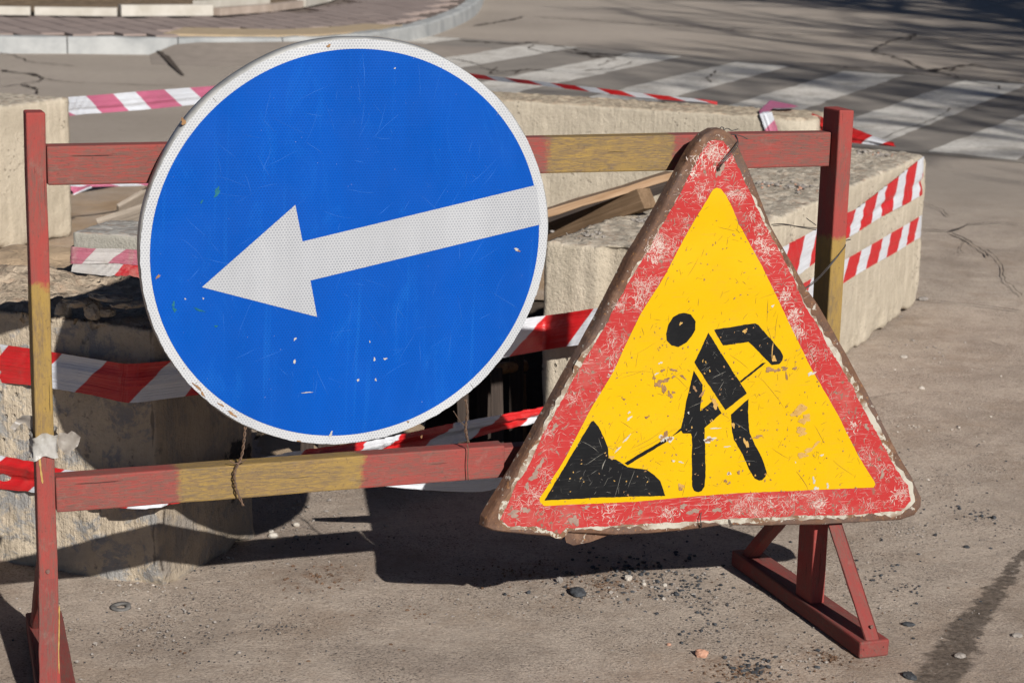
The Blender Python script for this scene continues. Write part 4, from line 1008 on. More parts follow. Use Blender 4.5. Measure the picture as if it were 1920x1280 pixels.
fig = {
 'figure_head': [(1281.5, 585.5), (1295.5, 589.5), (1304, 602), (1303.5, 618), (1297, 630), (1288, 641), (1272, 650.5), (1259.5, 647.5), (1250, 638), (1248.3, 625.5), (1252.6, 608.5), (1261, 595), (1272, 587.5)],
 'figure_body': [(1328, 623), (1337, 638), (1399.5, 736.6), (1359.5, 768.3), (1301.8, 679)],
 'figure_arm': [(1339, 618.6), (1342.5, 617), (1380, 611), (1414.4, 605.3), (1420.6, 608.4), (1445.6, 636.6), (1463, 657), (1467.5, 668), (1466, 676), (1460, 682), (1446, 684), (1403, 640), (1355, 647.5)],
 'figure_leg': [(1300.3, 694), (1317.5, 721), (1315.6, 740), (1312.5, 769.7), (1339, 748.6), (1352, 774), (1320, 801.7), (1320.4, 818), (1322, 880), (1320, 910), (1315, 919), (1308, 921.5), (1300, 919), (1296.5, 910), (1296, 896), (1296, 818), (1294, 812), (1279, 811), (1275, 803), (1281, 780.6), (1289, 740), (1294, 722.5)],
 'figure_leg.': [(1402.3, 746.5), (1402, 770), (1404, 802.5), (1405, 812), (1414, 832), (1426.6, 855.6), (1437, 885), (1434, 893), (1428, 899), (1422, 900), (1414, 896), (1403, 877.5), (1392, 852.5), (1375, 824), (1371, 802.5), (1370, 776)],
 'shovel_handle': [(1435, 679.3), (1428, 680), (1386, 714), (1388.6, 717.3)],
 'shovel_handle.': [(1170.5, 868), (1177, 871.8), (1252, 825), (1255, 816)],
 'shovel_handle..': [(1259, 816), (1262, 815), (1279, 805), (1275, 802)],
 'earth_pile': [(1019.5, 937), (1109, 789.5), (1113, 788.5), (1123, 799), (1133, 822), (1140.6, 841), (1140.8, 858), (1156, 861), (1176.6, 875), (1212.5, 880), (1226.6, 890), (1237.5, 901), (1242, 914), (1246, 928.5), (1180, 931), (1109, 932.5), (1090, 934)]}
for nm, pts in fig.items():
    fill(nm.rstrip('.'), densify(T_(pts), .004, .0009, len(nm)), .014, tsurf, K, 'black', ts)
# wear on the sign, each stroke its own small scar
def rnd_in(poly, n, hole=None):
    A = np.array(poly); lo, hi = A.min(0), A.max(0); out = []
    while len(out) < n:
        q_ = RNG.uniform(lo, hi, (400, 2)); k = inpoly(q_[:, 0], q_[:, 1], poly)
        if hole is not None: k &= ~inpoly(q_[:, 0], q_[:, 1], hole)
        out += [tuple(v) for v in q_[k]]
    return out[:n]
cl = rnd_in(REDC, 60, YEL); it = []
for p in rnd_in(REDC, 800, YEL):
    it.append((*p, random.uniform(0, 6.28), random.uniform(.003, .018), random.uniform(.00025, .0007), random.gauss(0, .35)))
for c_ in cl:
    a0 = random.uniform(0, 6.28)
    sp_ = random.uniform(.004, .014)
    for _ in range(random.randint(8, 60)):
        p = (c_[0] + random.gauss(0, sp_), c_[1] + random.gauss(0, sp_))
        if inpoly(np.array([p[0]]), np.array([p[1]]), REDC)[0] and not inpoly(np.array([p[0]]), np.array([p[1]]), YEL)[0]:
            it.append((*p, a0 + random.gauss(0, .9), random.uniform(.003, .020), random.uniform(.0003, .0009), random.gauss(0, .45)))
for (x, y, sx_, n_) in ((1232, 462, .008, 90), (1225, 482, .010, 70), (1218, 600, .007, 45), (1318, 300, .010, 60), (1340, 285, .011, 90), (1360, 300, .009, 50), (1300, 330, .006, 30), (1424, 451, .008, 60), (1437, 468, .007, 50), (1470, 555, .007, 70), (1488, 590, .009, 90), (1500, 625, .008, 50), (1180, 660, .008, 50), (1155, 700, .008, 40), (1200, 560, .007, 40), (1600, 800, .007, 40), (1440, 945, .008, 35), (1538, 945, .008, 45), (1680, 930, .008, 40), (1130, 750, .009, 50), (1085, 840, .009, 50), (1140, 960, .010, 45), (1260, 965, .010, 40)):
    q_ = tpx(x, y)
    for _ in range(n_): it.append((q_[0] + random.gauss(0, sx_), q_[1] + random.gauss(0, sx_), random.uniform(0, 6.28), random.uniform(.003, .013), random.uniform(.0006, .0019), random.gauss(0, .5)))
slivers('scratches', it, tsurf, .0010, 'scr_white', ts)
it = [(*p, random.uniform(0, 6.28), random.uniform(.003, .020), random.uniform(.0005, .0022), random.gauss(0, .6)) for p in rnd_in(REDC, 560, YEL)]
slivers('dirt_marks', it, tsurf, .00115, 'chip_mud', ts)
bl_ = [(*tpx(x, y), rx, ry, ro) for x, y, rx, ry, ro in ((1000, 892, .010, .007, .7), (1012, 870, .012, .005, .9), (962, 962, .013, .006, 0), (985, 955, .008, .006, 0), (1076, 975, .010, .010, .6), (987, 910, .005, .006, 0), (1280, 948, .008, .005, 0), (1300, 958, .012, .006, 0), (1345, 955, .008, .006, 0), (1100, 950, .006, .003, 0), (1200, 960, .006, .004, 0), (1352, 316, .007, .010, 0), (1345, 325, .005, .006, 0), (1040, 800, .008, .005, .9), (1655, 890, .005, .007, 0), (1625, 800, .004, .008, .4))]
blots('mud', bl_, tsurf, .0012, 'chip_mud', ts)
# yellow: fine dark scratches, rust holes, worn-through patches
it = [(*p, random.choice((.7, .9, -.7, 1.5, .5)) + random.gauss(0, .35), random.uniform(.003, .02), random.uniform(.0004, .0009), random.gauss(0, .3)) for p in rnd_in(YEL, 330)]
for (x0, y0, x1, y1, wd) in ((1438, 560, 1436, 605, .0012), (1437, 610, 1446, 640, .0009), (1458, 585, 1446, 640, .0008), (1266, 800, 1184, 862, .0010), (1367, 664, 1405, 690, .0007), (1415, 700, 1482, 760, .0007), (1160, 788, 1188, 803, .0010), (1285, 900, 1276, 932, .0008), (1345, 425, 1380, 435, .0010), (1380, 435, 1385, 410, .0006), (1380, 436, 1404, 433, .0008), (1491, 881, 1520, 917, .0010), (1445, 838, 1478, 864, .0008), (1525, 795, 1550, 832, .0008), (1160, 700, 1230, 690, .0006), (1256, 696, 1290, 728, .0008), (1352, 774, 1366, 786, .0008), (1260, 790, 1180, 858, .0007), (1288, 690, 1240, 720, .0007), (1232, 640, 1190, 668, .0006), (1216, 690, 1160, 716, .0006), (1230, 730, 1222, 690, .0012), (1310, 480, 1290, 520, .0007), (1560, 860, 1600, 900, .0007), (1420, 560, 1470, 540, .0006), (1510, 640, 1540, 700, .0006), (1200, 800, 1150, 838, .0008), (1120, 700, 1135, 730, .0006), (1100, 825, 1086, 818, .0008), (1192, 690, 1195, 660, .0007)):
    a, b = tpx(x0, y0), tpx(x1, y1); it.append((*a, atan2(b[1] - a[1], b[0] - a[0]), hypot(b[0] - a[0], b[1] - a[1]), wd, random.gauss(0, .15)))
slivers('fine_scratches', it, tsurf, .0016, 'scr_dark', ts)
it = [(*p, random.choice((.8, .9, 2.4)) + random.gauss(0, .5), random.uniform(.003, .018), random.uniform(.0002, .0006), random.gauss(0, .4)) for p in rnd_in(T_(fig['earth_pile']), 45) + rnd_in(T_(fig['figure_body']), 26) + rnd_in(T_(fig['figure_leg']), 14) + rnd_in(T_(fig['figure_arm']), 12)]
for (x0, y0, x1, y1, wd) in ((1088, 826, 1126, 842, .0009), (1122, 820, 1128, 843, .0007), (1136, 846, 1094, 871, .0008), (1136, 860, 1126, 880, .0022), (1122, 880, 1105, 887, .0008), (1190, 880, 1178, 915, .0008), (1166, 885, 1150, 935, .0007), (1141, 893, 1132, 912, .0006), (1334, 710, 1362, 692, .0010), (1345, 735, 1358, 713, .0007), (1318, 752, 1290, 765, .0006), (1375, 790, 1402, 808, .0007), (1378, 865, 1420, 858, .0008), (1298, 840, 1316, 836, .0006)):
    a, b = tpx(x0, y0), tpx(x1, y1); it.append((*a, atan2(b[1] - a[1], b[0] - a[0]), hypot(b[0] - a[0], b[1] - a[1]), wd, random.gauss(0, .15)))
slivers('black_film_scratches', it, tsurf, .0021, 'scr_grey', ts)
bl_ = [(*tpx(x, y), rx, ry, ro) for x, y, rx, ry, ro in ((1498, 768, .017, .010, .15), (1509, 785, .012, .010, -.4), (1500, 805, .008, .008, 0), (1505, 812, .009, .004, 0), (1516, 843, .013, .004, .3), (1504, 853, .013, .005, .1), (1530, 832, .010, .003, .6), (1147, 857, .007, .003, -.4), (1340, 757, .006, .009, .3), (1398, 830, .004, .010, .4), (1374, 796, .003, .006, 0), (1276, 606, .003, .003, 0), (1396, 620, .004, .005, 0), (1450, 672, .006, .005, .3), (1447, 655, .0015, .012, 0), (1275, 910, .005, .006, .3))]
bl_ += [(*p, random.uniform(.0008, .0026), random.uniform(.0007, .002), random.uniform(0, 3)) for p in rnd_in(T_(fig['earth_pile']), 11) + rnd_in(T_(fig['figure_body']), 5) + rnd_in(T_(fig['figure_leg']), 6) + rnd_in(T_(fig['figure_leg.']), 5)]
blots('worn_patches', bl_, tsurf, .0022, 'chip_orange', ts)
bl_ = [(*tpx(x, y), rx, ry, ro) for x, y, rx, ry, ro in ((1234, 719, .009, .006, 0), (1247, 713, .008, .005, 0), (1244, 729, .004, .011, 0), (1254, 738, .003, .006, .3), (1226, 708, .004, .003, 0), (1290, 650, .002, .002, 0), (1212, 782, .003, .003, 0), (1262, 706, .003, .003, 0), (1242, 694, .005, .0025, 0), (1262, 693, .008, .0025, -.4), (1280, 706, .008, .002, -.5), (1442, 692, .012, .004, 0), (1470, 690, .007, .004, 0), (1474, 705, .002, .009, .1), (1490, 690, .004, .004, 0), (1457, 693, .006, .004, 0), (1246, 814, .007, .005, .6), (1254, 822, .005, .004, .4), (1326, 824, .005, .0035, 0), (1329, 823, .007, .003, 0), (1240, 820, .004, .004, 0), (1365, 886, .0025, .0025, 0), (1383, 884, .004, .0035, 0), (1391, 881, .002, .0018, 0), (1359, 900, .0035, .0035, 0), (1366, 904, .003, .003, 0), (1421, 817, .009, .003, 0), (1274, 915, .004, .004, 0), (1258, 742, .002, .006, .2), (1262, 735, .003, .003, 0), (1170, 748, .003, .002, 0), (1302, 728, .003, .006, .6), (1316, 738, .0025, .010, -.6)) ]
bl_ += [(*p, random.uniform(.0008, .0022), random.uniform(.0007, .0018), random.uniform(0, 3)) for p in rnd_in(YEL, 190)]
bl_w = [(b_[0], b_[1], b_[2] * 1.55, b_[3] * 1.6, b_[4]) for b_ in bl_[17:22]] + [(*tpx(x, y), rx, ry, ro) for x, y, rx, ry, ro in ((1180, 784, .005, .003, .8), (1175, 822, .012, .0016, .75), (1158, 843, .010, .0014, .8), (1262, 863, .004, .0016, 0), (1275, 865, .005, .0016, -.2), (1180, 773, .003, .002, 0), (1520, 700, .008, .004, .4), (1447, 573, .0025, .003, 0), (1526, 900, .003, .007, .2), (1530, 915, .006, .003, .3), (1552, 910, .003, .005, 0), (1340, 802, .012, .0012, 0), (1362, 836, .008, .0012, -.05), (1541, 853, .004, .002, .4), (1231, 700, .004, .002, .3), (1238, 680, .004, .002, .4), (1290, 773, .002, .002, 0), (1491, 866, .001, .002, 0))]
blots('primer_rings', bl_w, tsurf, .0019, 'chip_white', ts)
blots('rust_spots', bl_, tsurf, .0023, 'chip_rust', ts)
blots('dent', [(*tpx(1369, 981), .004, .007, .3), (*tpx(1313, 985), .002, .006, 0)], tsurf, .0024, 'pit', ts)
# the hole the top wire goes through
blots('wire_hole', [(*tpx(1347, 318), .0035, .0045, .4)], tsurf, .0024, 'pit', ts)

# ------------------------------------------------------------------ wires
def wire(pts, r, mat, label, twist=0):
    if twist:
        P_ = catmull(pts, 10); roots = []
        o = bpy.data.objects.new('tie_wire', None); COL.objects.link(o); o.location = Vector(pts[0]); tag(o, label, 'wire')
        for ph in (0, pi):
            L = []
            for i, p in enumerate(P_):
                a = i * .75 + ph; L.append(Vector(p) - Vector(pts[0]) + (BD * cos(a) + BN * sin(a)) * r * 1.3)
            tube('strand', L, r, mat, o, 5)
        return o
    P_ = [Vector(p) for p in catmull(pts, 6)]
    return tag(tube('tie_wire', P_, r, mat), label, 'wire')
bw = lambda x, y, o: onp(x, y, BR + BN * o, BN)
wire([bw(460, 800, .012), bw(457, 830, .012), bw(452, 858, .010), bw(440, 885, .012), bw(443, 915, .012), bw(456, 948, .02)], .0014, 'wire', 'twisted rusty wire round the yellow part of the lower rail, below the round sign', 1)
wire([bw(430, 862, .012), bw(440, 868, .012), bw(453, 866, .012), bw(462, 860, .014)], .001, 'wire', 'short loose wire end crossing the twist on the yellow rail')
wire([bw(873, 748, .015), bw(876, 775, .015), bw(873, 805, .013), bw(878, 830, .010)], .0014, 'wire', 'twisted rusty wire hanging from the right lower edge of the round sign', 1)
wire([bw(850, 770, .018), bw(862, 788, .016), bw(873, 800, .014), bw(877, 815, .014)], .0009, 'wire', 'straight loose wire end beside the twist at the right of the round sign')
wire([bw(876, 832, .006), bw(878, 845, .006), bw(876.5, 870, .006), bw(878, 900, .006)], .0011, 'wire', 'thin wire looped around the red part of the lower rail')
wire([bw(1347, 318, .068), bw(1353, 306, .078), bw(1366, 290, .078), bw(1377, 276, .074), bw(1383, 264, .064), bw(1379, 254, .04), bw(1372, 252, .01)], .0011, 'wire_dark', 'dark wire coming out of the hole at the top of the triangular sign')
wire([bw(1347, 318, .068), bw(1356, 306, .08), bw(1371, 290, .082), bw(1381, 277, .076), bw(1384, 266, .064), bw(1378, 255, .03)], .0009, 'wire_dark', 'second thin dark wire running up beside the one in the sign hole')
wire([bw(1349, 244, .05), bw(1352, 238.5, .05), bw(1357, 240, .05), bw(1356, 245, .05), bw(1362, 241, .05), bw(1367, 242, .05), bw(1372, 245, .05), bw(1384, 242, .05)], .001, 'wire_dark', 'curled dark wire end on the tip of the triangular sign')
wire([bw(1371, 252, .045), bw(1380, 253, .045), bw(1392, 256, .045), bw(1402, 261, .05)], .001, 'wire_dark', 'straight dark wire end sticking out right of the sign tip')
wire([bw(1511, 541, .05), bw(1530, 527, .03), bw(1552, 504, .006), bw(1575, 475, .004), bw(1585, 461, .0), bw(1583, 457, -.02)], .0011, 'wire_dark', 'thin wire from the triangular sign round the yellow part of the right post')
wire([bw(1507, 542, .05), bw(1532, 522, .034), bw(1556, 496, .008), bw(1582, 466, .002), bw(1585, 458, .0)], .0009, 'wire_dark', 'second strand running beside the wire round the right post')
wire([bw(1447, 421, .045), bw(1470, 420, .02), bw(1500, 426, -.02), bw(1530, 431, -.03)], .0010, 'wire_dark', 'wire stretched from the right side of the triangular sign to the red post top')
wire([bw(1449, 424, .045), bw(1472, 422, .02), bw(1502, 425, -.02), bw(1531, 428, -.03)], .0008, 'wire_dark', 'fine second strand beside the wire stretched to the red post')
wire([bw(1512, 409, -.02), bw(1520, 415, -.03), bw(1530, 422, -.035)], .0009, 'wire_dark', 'short wire end sticking up left of the right post')
wire([bw(1586, 451, -.02), bw(1590, 450, .0), bw(1595, 449, .01)], .0009, 'wire_dark', 'tiny wire end sticking out right of the right post')
wire([bw(1315, 960, .068), bw(1313, 972, .072), bw(1315, 985, .070), bw(1312, 992, .05)], .0010, 'wire_dark', 'dark wire clipped over the dented lower edge of the triangular sign')

# yellow paint runs left on the red wood
MT['drip'] = plain_mat('yellow_paint_run', (.30, .19, .05), (.36, .24, .08), 60, .7)
for pts, wd in ((((73, 842), (74.5, 862), (77, 885), (80, 906)), 3.4), (((94, 843), (94.5, 848), (95, 851)), 2.6), (((111, 1134), (111, 1165), (110.5, 1200), (110, 1225), (111, 1262)), 2.4), (((87, 1136), (85, 1139), (86, 1143)), 2.2)):
    P_ = [bi @ bw(x, y, .0012 if x < 1000 else .128) for x, y in pts]; P_ = [Vector(p) for p in catmull(P_, 5)]; vs = []
    for i, p in enumerate(P_):
        h_ = wd / FPX * 3.7 * .5 * random.uniform(.6, 1.2) * (.4 if i in (0, len(P_) - 1) else 1); vs += [p + Vector((-h_, 0, 0)), p + Vector((h_, 0, 0))]
    link('paint_run', vs, [(2 * i, 2 * i + 1, 2 * i + 3, 2 * i + 2) for i in range(len(P_) - 1)], 'drip', bar)

# ------------------------------------------------------------------ warning tape
def ribbon(name, rows, mat, label, group=None, nv=14, wr=.003, n=8, seed=0, slant=.32, folds=(), lin=False):
    """rows: (top point, bottom point, u) along the tape; u counts stripe periods"""
    tp = [r_[0] for r_ in rows]; bt = [r_[1] for r_ in rows]; us = [(r_[2], 0, 0) for r_ in rows]
    if lin:
        def li(L):
            out = []
            for a, b in zip(L, L[1:]):
                a = np.array(a, float); b = np.array(b, float); out += [a + (b - a) * k / n for k in range(n)]
            return out + [np.array(L[-1], float)]
        tp, bt, us = li(tp), li(bt), li(us)
    else: tp, bt, us = catmull(tp, n), catmull(bt, n), catmull(us, n)
    vs = []; uv = []; fs = []; m = len(tp)
    fo = [(random.uniform(.15, .85), random.uniform(.05, .12), random.uniform(-1, 1), random.uniform(.5, 2)) for _ in range(5)]
    for i in range(m):
        a, b = tp[i], bt[i]; t = tp[min(i + 1, m - 1)] - tp[max(i - 1, 0)]; nn = np.cross(t, b - a); nn = nn / (np.linalg.norm(nn) + 1e-9)
        if nn[1] > 0: nn = -nn
        for j in range(nv + 1):
            v = j / nv; d = 0
            for c_, w_, h_, f_ in fo: d += h_ * np.exp(-((v - c_ - .03 * sin(i * .11 * f_)) / w_) ** 2) * (.6 + .4 * sin(i * .13 * f_ + c_ * 9))
            d += .35 * sin(i * 1.9 + v * 9 + seed) * (.5 + .5 * sin(i * .37 + seed)); p = a + (b - a) * v + nn * wr * d; vs.append(p); uv.append((us[i][0] + slant * v, v))
    for i in range(m - 1):
        for j in range(nv): k = i * (nv + 1) + j; fs.append((k, k + 1, k + nv + 2, k + nv + 1))
    o = link(name, vs, fs, mat, None, None, True, uv)
    return tag(o, label, 'tape', group)
def rows(L):                                         # (x, y top, y bottom, metres ahead[, metres ahead of bottom], u)
    return [(at(x, a, Yd), at(x2, b, Yd), u) for (x, x2, a, b, Yd, u) in L]
e1x = lambda px: 0
# upper tape: across the near block, round behind the round sign to the end of the right block
ribbon('warning_tape', rows([(-60, -60, 634, 712, 4.33, -.42), (0, 0, 645, 717, 4.28, -.08), (62, 62, 654, 722, 4.225, .25), (105, 105, 661, 729, 4.19, .49), (170, 170, 672, 740, 4.13, .85), (226, 226, 681, 753, 4.085, 1.14)]) +
       rows([(240, 240, 682, 755, 4.075, 1.22), (262, 262, 681, 754, 4.07, 1.32), (322, 322, 676, 746, 4.13, 1.55), (420, 420, 664, 734, 4.25, 2.1), (700, 700, 630, 700, 4.72, 3.5), (940, 940, 603, 671, 5.12, 4.62), (1022, 1022, 591.5, 656, 5.23, 5.0), (1060, 1060, 586.5, 650, 5.20, 5.22), (1115, 1115, 578, 642, 5.16, 5.56), (1180, 1180, 571, 634, 5.10, 5.9), (1282, 1282, 560, 640, 5.05, 6.4)]),
       'tape_red', 'upper red and white tape across the near left block to the right block', wr=.004, lin=True, n=10, seed=1)
# lower tape
ribbon('warning_tape', rows([(-60, -60, 840, 905, 4.33, -.45), (0, 0, 853, 916, 4.28, -.06), (70, 70, 867, 923, 4.22, .32), (112, 112, 878, 934, 4.185, .50), (190, 190, 888, 945, 4.12, .92), (240, 240, 893, 953, 4.06, 1.25), (300, 300, 890, 950, 4.08, 1.6), (400, 400, 876, 925, 4.22, 2.2), (540, 540, 848, 893, 4.42, 2.85), (620, 620, 836, 872, 4.56, 3.2), (700, 700, 825, 860, 4.7, 3.62), (752, 752, 814, 846, 4.79, 4.0), (830, 830, 797, 836, 4.92, 4.45), (872, 872, 789, 826, 5.0, 4.62), (940, 940, 777, 806, 5.1, 5.0), (1010, 1010, 764, 792, 5.2, 5.45), (1080, 1080, 752, 778, 5.24, 5.9)]),
       'tape_red', 'crumpled red and white tape low across the near block, behind the lower rail', wr=.013, n=8, seed=2)
# sagging loop in the shade under the lower rail
ribbon('warning_tape', rows([(690, 690, 896, 908, 4.3, .62), (770, 770, 893, 916, 4.32, .66), (850, 850, 888, 921, 4.35, .74), (905, 905, 884, 921, 4.38, .82), (940, 940, 880, 912, 4.4, .86), (985, 985, 872, 898, 4.42, .9)]), 'tape_red', 'white tape sagging in the shade under the lower rail, left of the triangle', wr=.004, seed=4, slant=.05)
# pink (reverse side) tape from the rear left block
ribbon('warning_tape', rows([(128, 130, 182, 218, 8.56, -.2), (160, 160, 180, 214, 8.7, .0), (200, 200, 177, 211.5, 8.85, .42), (280, 280, 170, 205, 9.1, 1.28), (350, 350, 165, 198, 9.4, 1.95), (430, 430, 159, 190, 9.7, 2.75), (560, 560, 146, 176, 10.2, 4.2)]),
       'tape_pink', 'pink and white tape stretched from the far left block to behind the round sign', wr=.006, seed=6, slant=-.32)
ribbon('warning_tape', rows([(640, 640, 108, 116, 11.0, 5.0), (760, 760, 122, 130, 10.6, 6.1), (878, 878, 137.5, 145.5, 10.2, 7.2), (940, 940, 145, 153, 9.95, 7.95), (1000, 1000, 151.5, 159, 9.7, 8.65), (1100, 1100, 163, 171.5, 9.4, 9.8), (1200, 1200, 174.5, 183, 9.2, 10.95), (1270, 1270, 182, 189, 9.08, 11.7), (1320, 1320, 187, 192, 9.0, 12.2), (1345, 1345, 191, 197, 8.98, 12.5)]),
       'tape_red', 'thin taut red and white tape sloping down to the top of the rear block', wr=.0008, seed=16, slant=-.32)
ribbon('warning_tape', rows([(124, 124, 346, 352, 8.6, -.3), (152, 152, 346, 351, 8.7, .0), (204, 204, 344, 350, 8.8, .55), (262, 262, 342, 349, 9.0, 1.1), (330, 330, 339, 346, 9.2, 1.8), (420, 420, 334, 341, 9.4, 2.7)]), 'tape_pink', 'narrow pink and white tape just under the left part of the top rail', wr=.004, seed=7, slant=-.2)
ribbon('warning_tape', rows([(132, 138, 349, 366, 8.55, .1), (150, 152, 350, 360, 8.6, .2), (172, 172, 347, 352, 8.7, .35)]), 'tape_pink', 'small folded pink tape end beside the far left block under the top rail', wr=.006, seed=8, slant=.5)
# tape over the rear block
ribbon('warning_tape', [(gz(1498, 199, .60), gz(1480, 203, .60), .0), (gz(1444, 188, .60), gz(1450, 203, .595), .25), (gz(1424, 207, .592), gz(1440, 212, .592), .42), (onp(1424, 214, p3 + Vector((0, 0, .5)) + Vector((-.347, -.938, 0)) * .012, Vector((.347, .938, 0))), onp(1447, 210, p3 + Vector((-.347, -.938, 0)) * .012, Vector((.347, .938, 0))), .55),
                        (onp(1434, 243, p3 + Vector((-.347, -.938, 0)) * .014, Vector((.347, .938, 0))), onp(1456, 236, p3 + Vector((-.347, -.938, 0)) * .014, Vector((.347, .938, 0))), 1.0), (onp(1442, 270, p3 + Vector((-.347, -.938, 0)) * .014, Vector((.347, .938, 0))), onp(1466, 268, p3 + Vector((-.347, -.938, 0)) * .014, Vector((.347, .938, 0))), 1.45)],
       'tape_pink', 'pink and white tape folded over the rear block and hanging down its front', wr=.006, seed=9, slant=.2, lin=True)
ribbon('warning_tape', rows([(1522, 1524, 212, 236, 8.72, .0), (1545, 1548, 221, 250, 8.68, .35), (1572, 1572, 229, 263, 8.63, .75), (1600, 1600, 240, 268, 8.58, 1.05), (1640, 1640, 256, 272, 8.52, 1.6), (1675, 1680, 267, 275, 8.46, 2.1)]), 'tape_red', 'red and white tape slanting down behind the right post to the right block', wr=.008, seed=10, slant=.3)
# two runs round the right block
fo4 = b4 + n4 * .012; on4 = lambda x, y, d=.012: onp(x, y, b4 + n4 * d, n4)
def r4(L): return [(on4(x, a, .012 + d), on4(x2, b, .012 + d), u) for (x, x2, a, b, u, d) in L]
ribbon('warning_tape', [(on4(1732, 294, -.03), on4(1729, 366, -.03), -.35)] + r4([(1731, 1728, 294, 366, -.30, .0), (1721, 1719, 302, 371, .0, .003), (1703, 1702, 316, 381, .5, .0), (1686, 1686, 330, 389, 1., .004), (1665, 1665, 346, 400, 1.5, .002), (1647, 1647, 360, 410, 2., .004), (1625, 1625, 377, 424, 2.5, .004), (1605, 1605, 392, 437, 3., .0), (1586, 1586, 400, 448, 3.45, .004), (1560, 1560, 413, 468, 4.0, .004), (1510, 1510, 441, 506, 5.0, .0), (1483, 1483, 455, 527, 5.5, .004), (1440, 1440, 480, 552, 6.2, .0), (1400, 1400, 502, 575, 6.8, .0), (1340, 1340, 537, 607, 7.6, .0)]),
       'tape_red', 'upper crumpled run of red and white tape on the long side of the right block', wr=.007, seed=11, slant=-.30)
ribbon('warning_tape', [(on4(1729, 403, -.03), on4(1726, 445, -.03), -.2)] + r4([(1727, 1724, 404, 446, -.1, 0), (1708, 1708, 416, 455, .5, .002), (1694, 1694, 424, 464, 1., .002), (1673, 1673, 436, 477, 1.5, .0), (1656, 1656, 446, 486, 2., .003), (1637, 1637, 457, 497, 2.5, .002), (1616, 1616, 469, 509, 3., .002), (1595, 1595, 481, 522, 3.5, 0), (1560, 1560, 500, 545, 4.25, 0), (1522, 1522, 522, 566, 5.0, .0), (1470, 1470, 552, 596, 5.9, 0), (1400, 1400, 592, 640, 7.0, 0)]),
       'tape_red', 'lower flat run of red and white tape on the long side of the right block', wr=.002, seed=12, slant=-.28)

# ------------------------------------------------------------------ small slab wrapped in tape, on the near block
sl0 = gz(137, 508, .575); sa_ = Vector((.985, -.17, 0)).normalized()
ms = frame(Vector((sl0.x, sl0.y, .583)), sa_, None, Vector((.0, .03, 1)))
rough_block('concrete_slab', (.34, .24, .088), .006, ms, 'slab', 'small grey concrete slab wrapped in dirty tape, on top of the near left block', 'concrete slab', .004, .012, 61, .0015, 0, .002)
def sloc(x, y, z): return ms @ Vector((x, y, z))
ribbon('warning_tape', [(sloc(-.006, .20, .05), sloc(-.006, .20, .012), -.3), (sloc(-.008, .01, .052), sloc(-.012, .01, .010), .0), (sloc(.0, -.010, .054), sloc(.0, -.014, .012), .1), (sloc(.05, -.012, .052), sloc(.05, -.016, .014), .45), (sloc(.11, -.011, .055), sloc(.11, -.015, .020), .85), (sloc(.17, -.011, .055), sloc(.17, -.014, .018), 1.15), (sloc(.30, -.011, .05), sloc(.30, -.014, .012), 1.9)], 'tape_dirty', 'dirty faded pink tape wound around the small slab on the near block', wr=.003, seed=14, slant=.25, lin=True)
ribbon('warning_tape', [(sloc(.006, -.010, .018), sloc(.004, -.024, -.006), .6), (sloc(.05, -.012, .014), sloc(.05, -.028, -.008), .7), (sloc(.10, -.012, .018), sloc(.10, -.030, -.010), .85), (sloc(.13, -.012, .020), sloc(.13, -.030, -.012), .98), (sloc(.17, -.012, .018), sloc(.17, -.034, -.012), 1.15), (sloc(.28, -.012, .012), sloc(.28, -.030, -.012), 1.5)], 'tape_dirty2', 'white and red tape layer squeezed out under the small wrapped slab', wr=.004, seed=15, slant=.1)
# broken flakes on the crumbling top edge of the near block
fp = onp
fn = Vector((.262, -.965, 0)).normalized() * -1
FL = 'loose flakes on the near block'
for i, (x, y, r, asp, h) in enumerate(((148, 568, .030, 1.5, .40), (166, 586, .024, 1.25, .8), (186, 588, .018, 1.4, .6), (135, 565, .024, 1.5, .35), (108, 590, .022, .7, 1.1), (200, 560, .035, 1.6, .3), (240, 572, .03, 1.7, .35))):
    q_ = onp(x, y, bc, n1); q_ += n1 * .02
    lump('concrete_flake', q_, (r * asp, r * .8, r * h), 'block_near', 70 + i, ['long flat flake of broken concrete in the shade on the near block edge', 'rounded broken concrete piece in the shade just right of the left post', 'small broken piece right of the rounded one on the near block edge', 'thin flake of concrete close to the left post at the shadow edge', 'upright broken bit of concrete touching the left post', 'thin wide flake behind the rounded piece on the near block', 'rightmost thin flake beside the round sign on the near block'][i], 'concrete flake', group=FL)

# ------------------------------------------------------------------ timber in the work area
def board(A, Bp, wv, hv, mat, label, name='board', cat='board', group=None, bevel=.002):
    A = Vector(A); Bp = Vector(Bp); mw = frame(A, Bp - A, None, hv); ln = (Bp - A).length
    M3 = mw.to_3x3().inverted(); w_ = M3 @ Vector(wv); h_ = M3 @ Vector(hv); X_ = Vector((ln, 0, 0))
    w_.x = 0; h_.x = 0; O = Vector((0, 0, 0))
    return tag(hexa(name, [O, X_, X_ + w_, w_, h_, X_ + h_, X_ + w_ + h_, w_ + h_], mat, None, mw, bevel, segs=2, cuts=6, jit=.0015), label, cat, group)
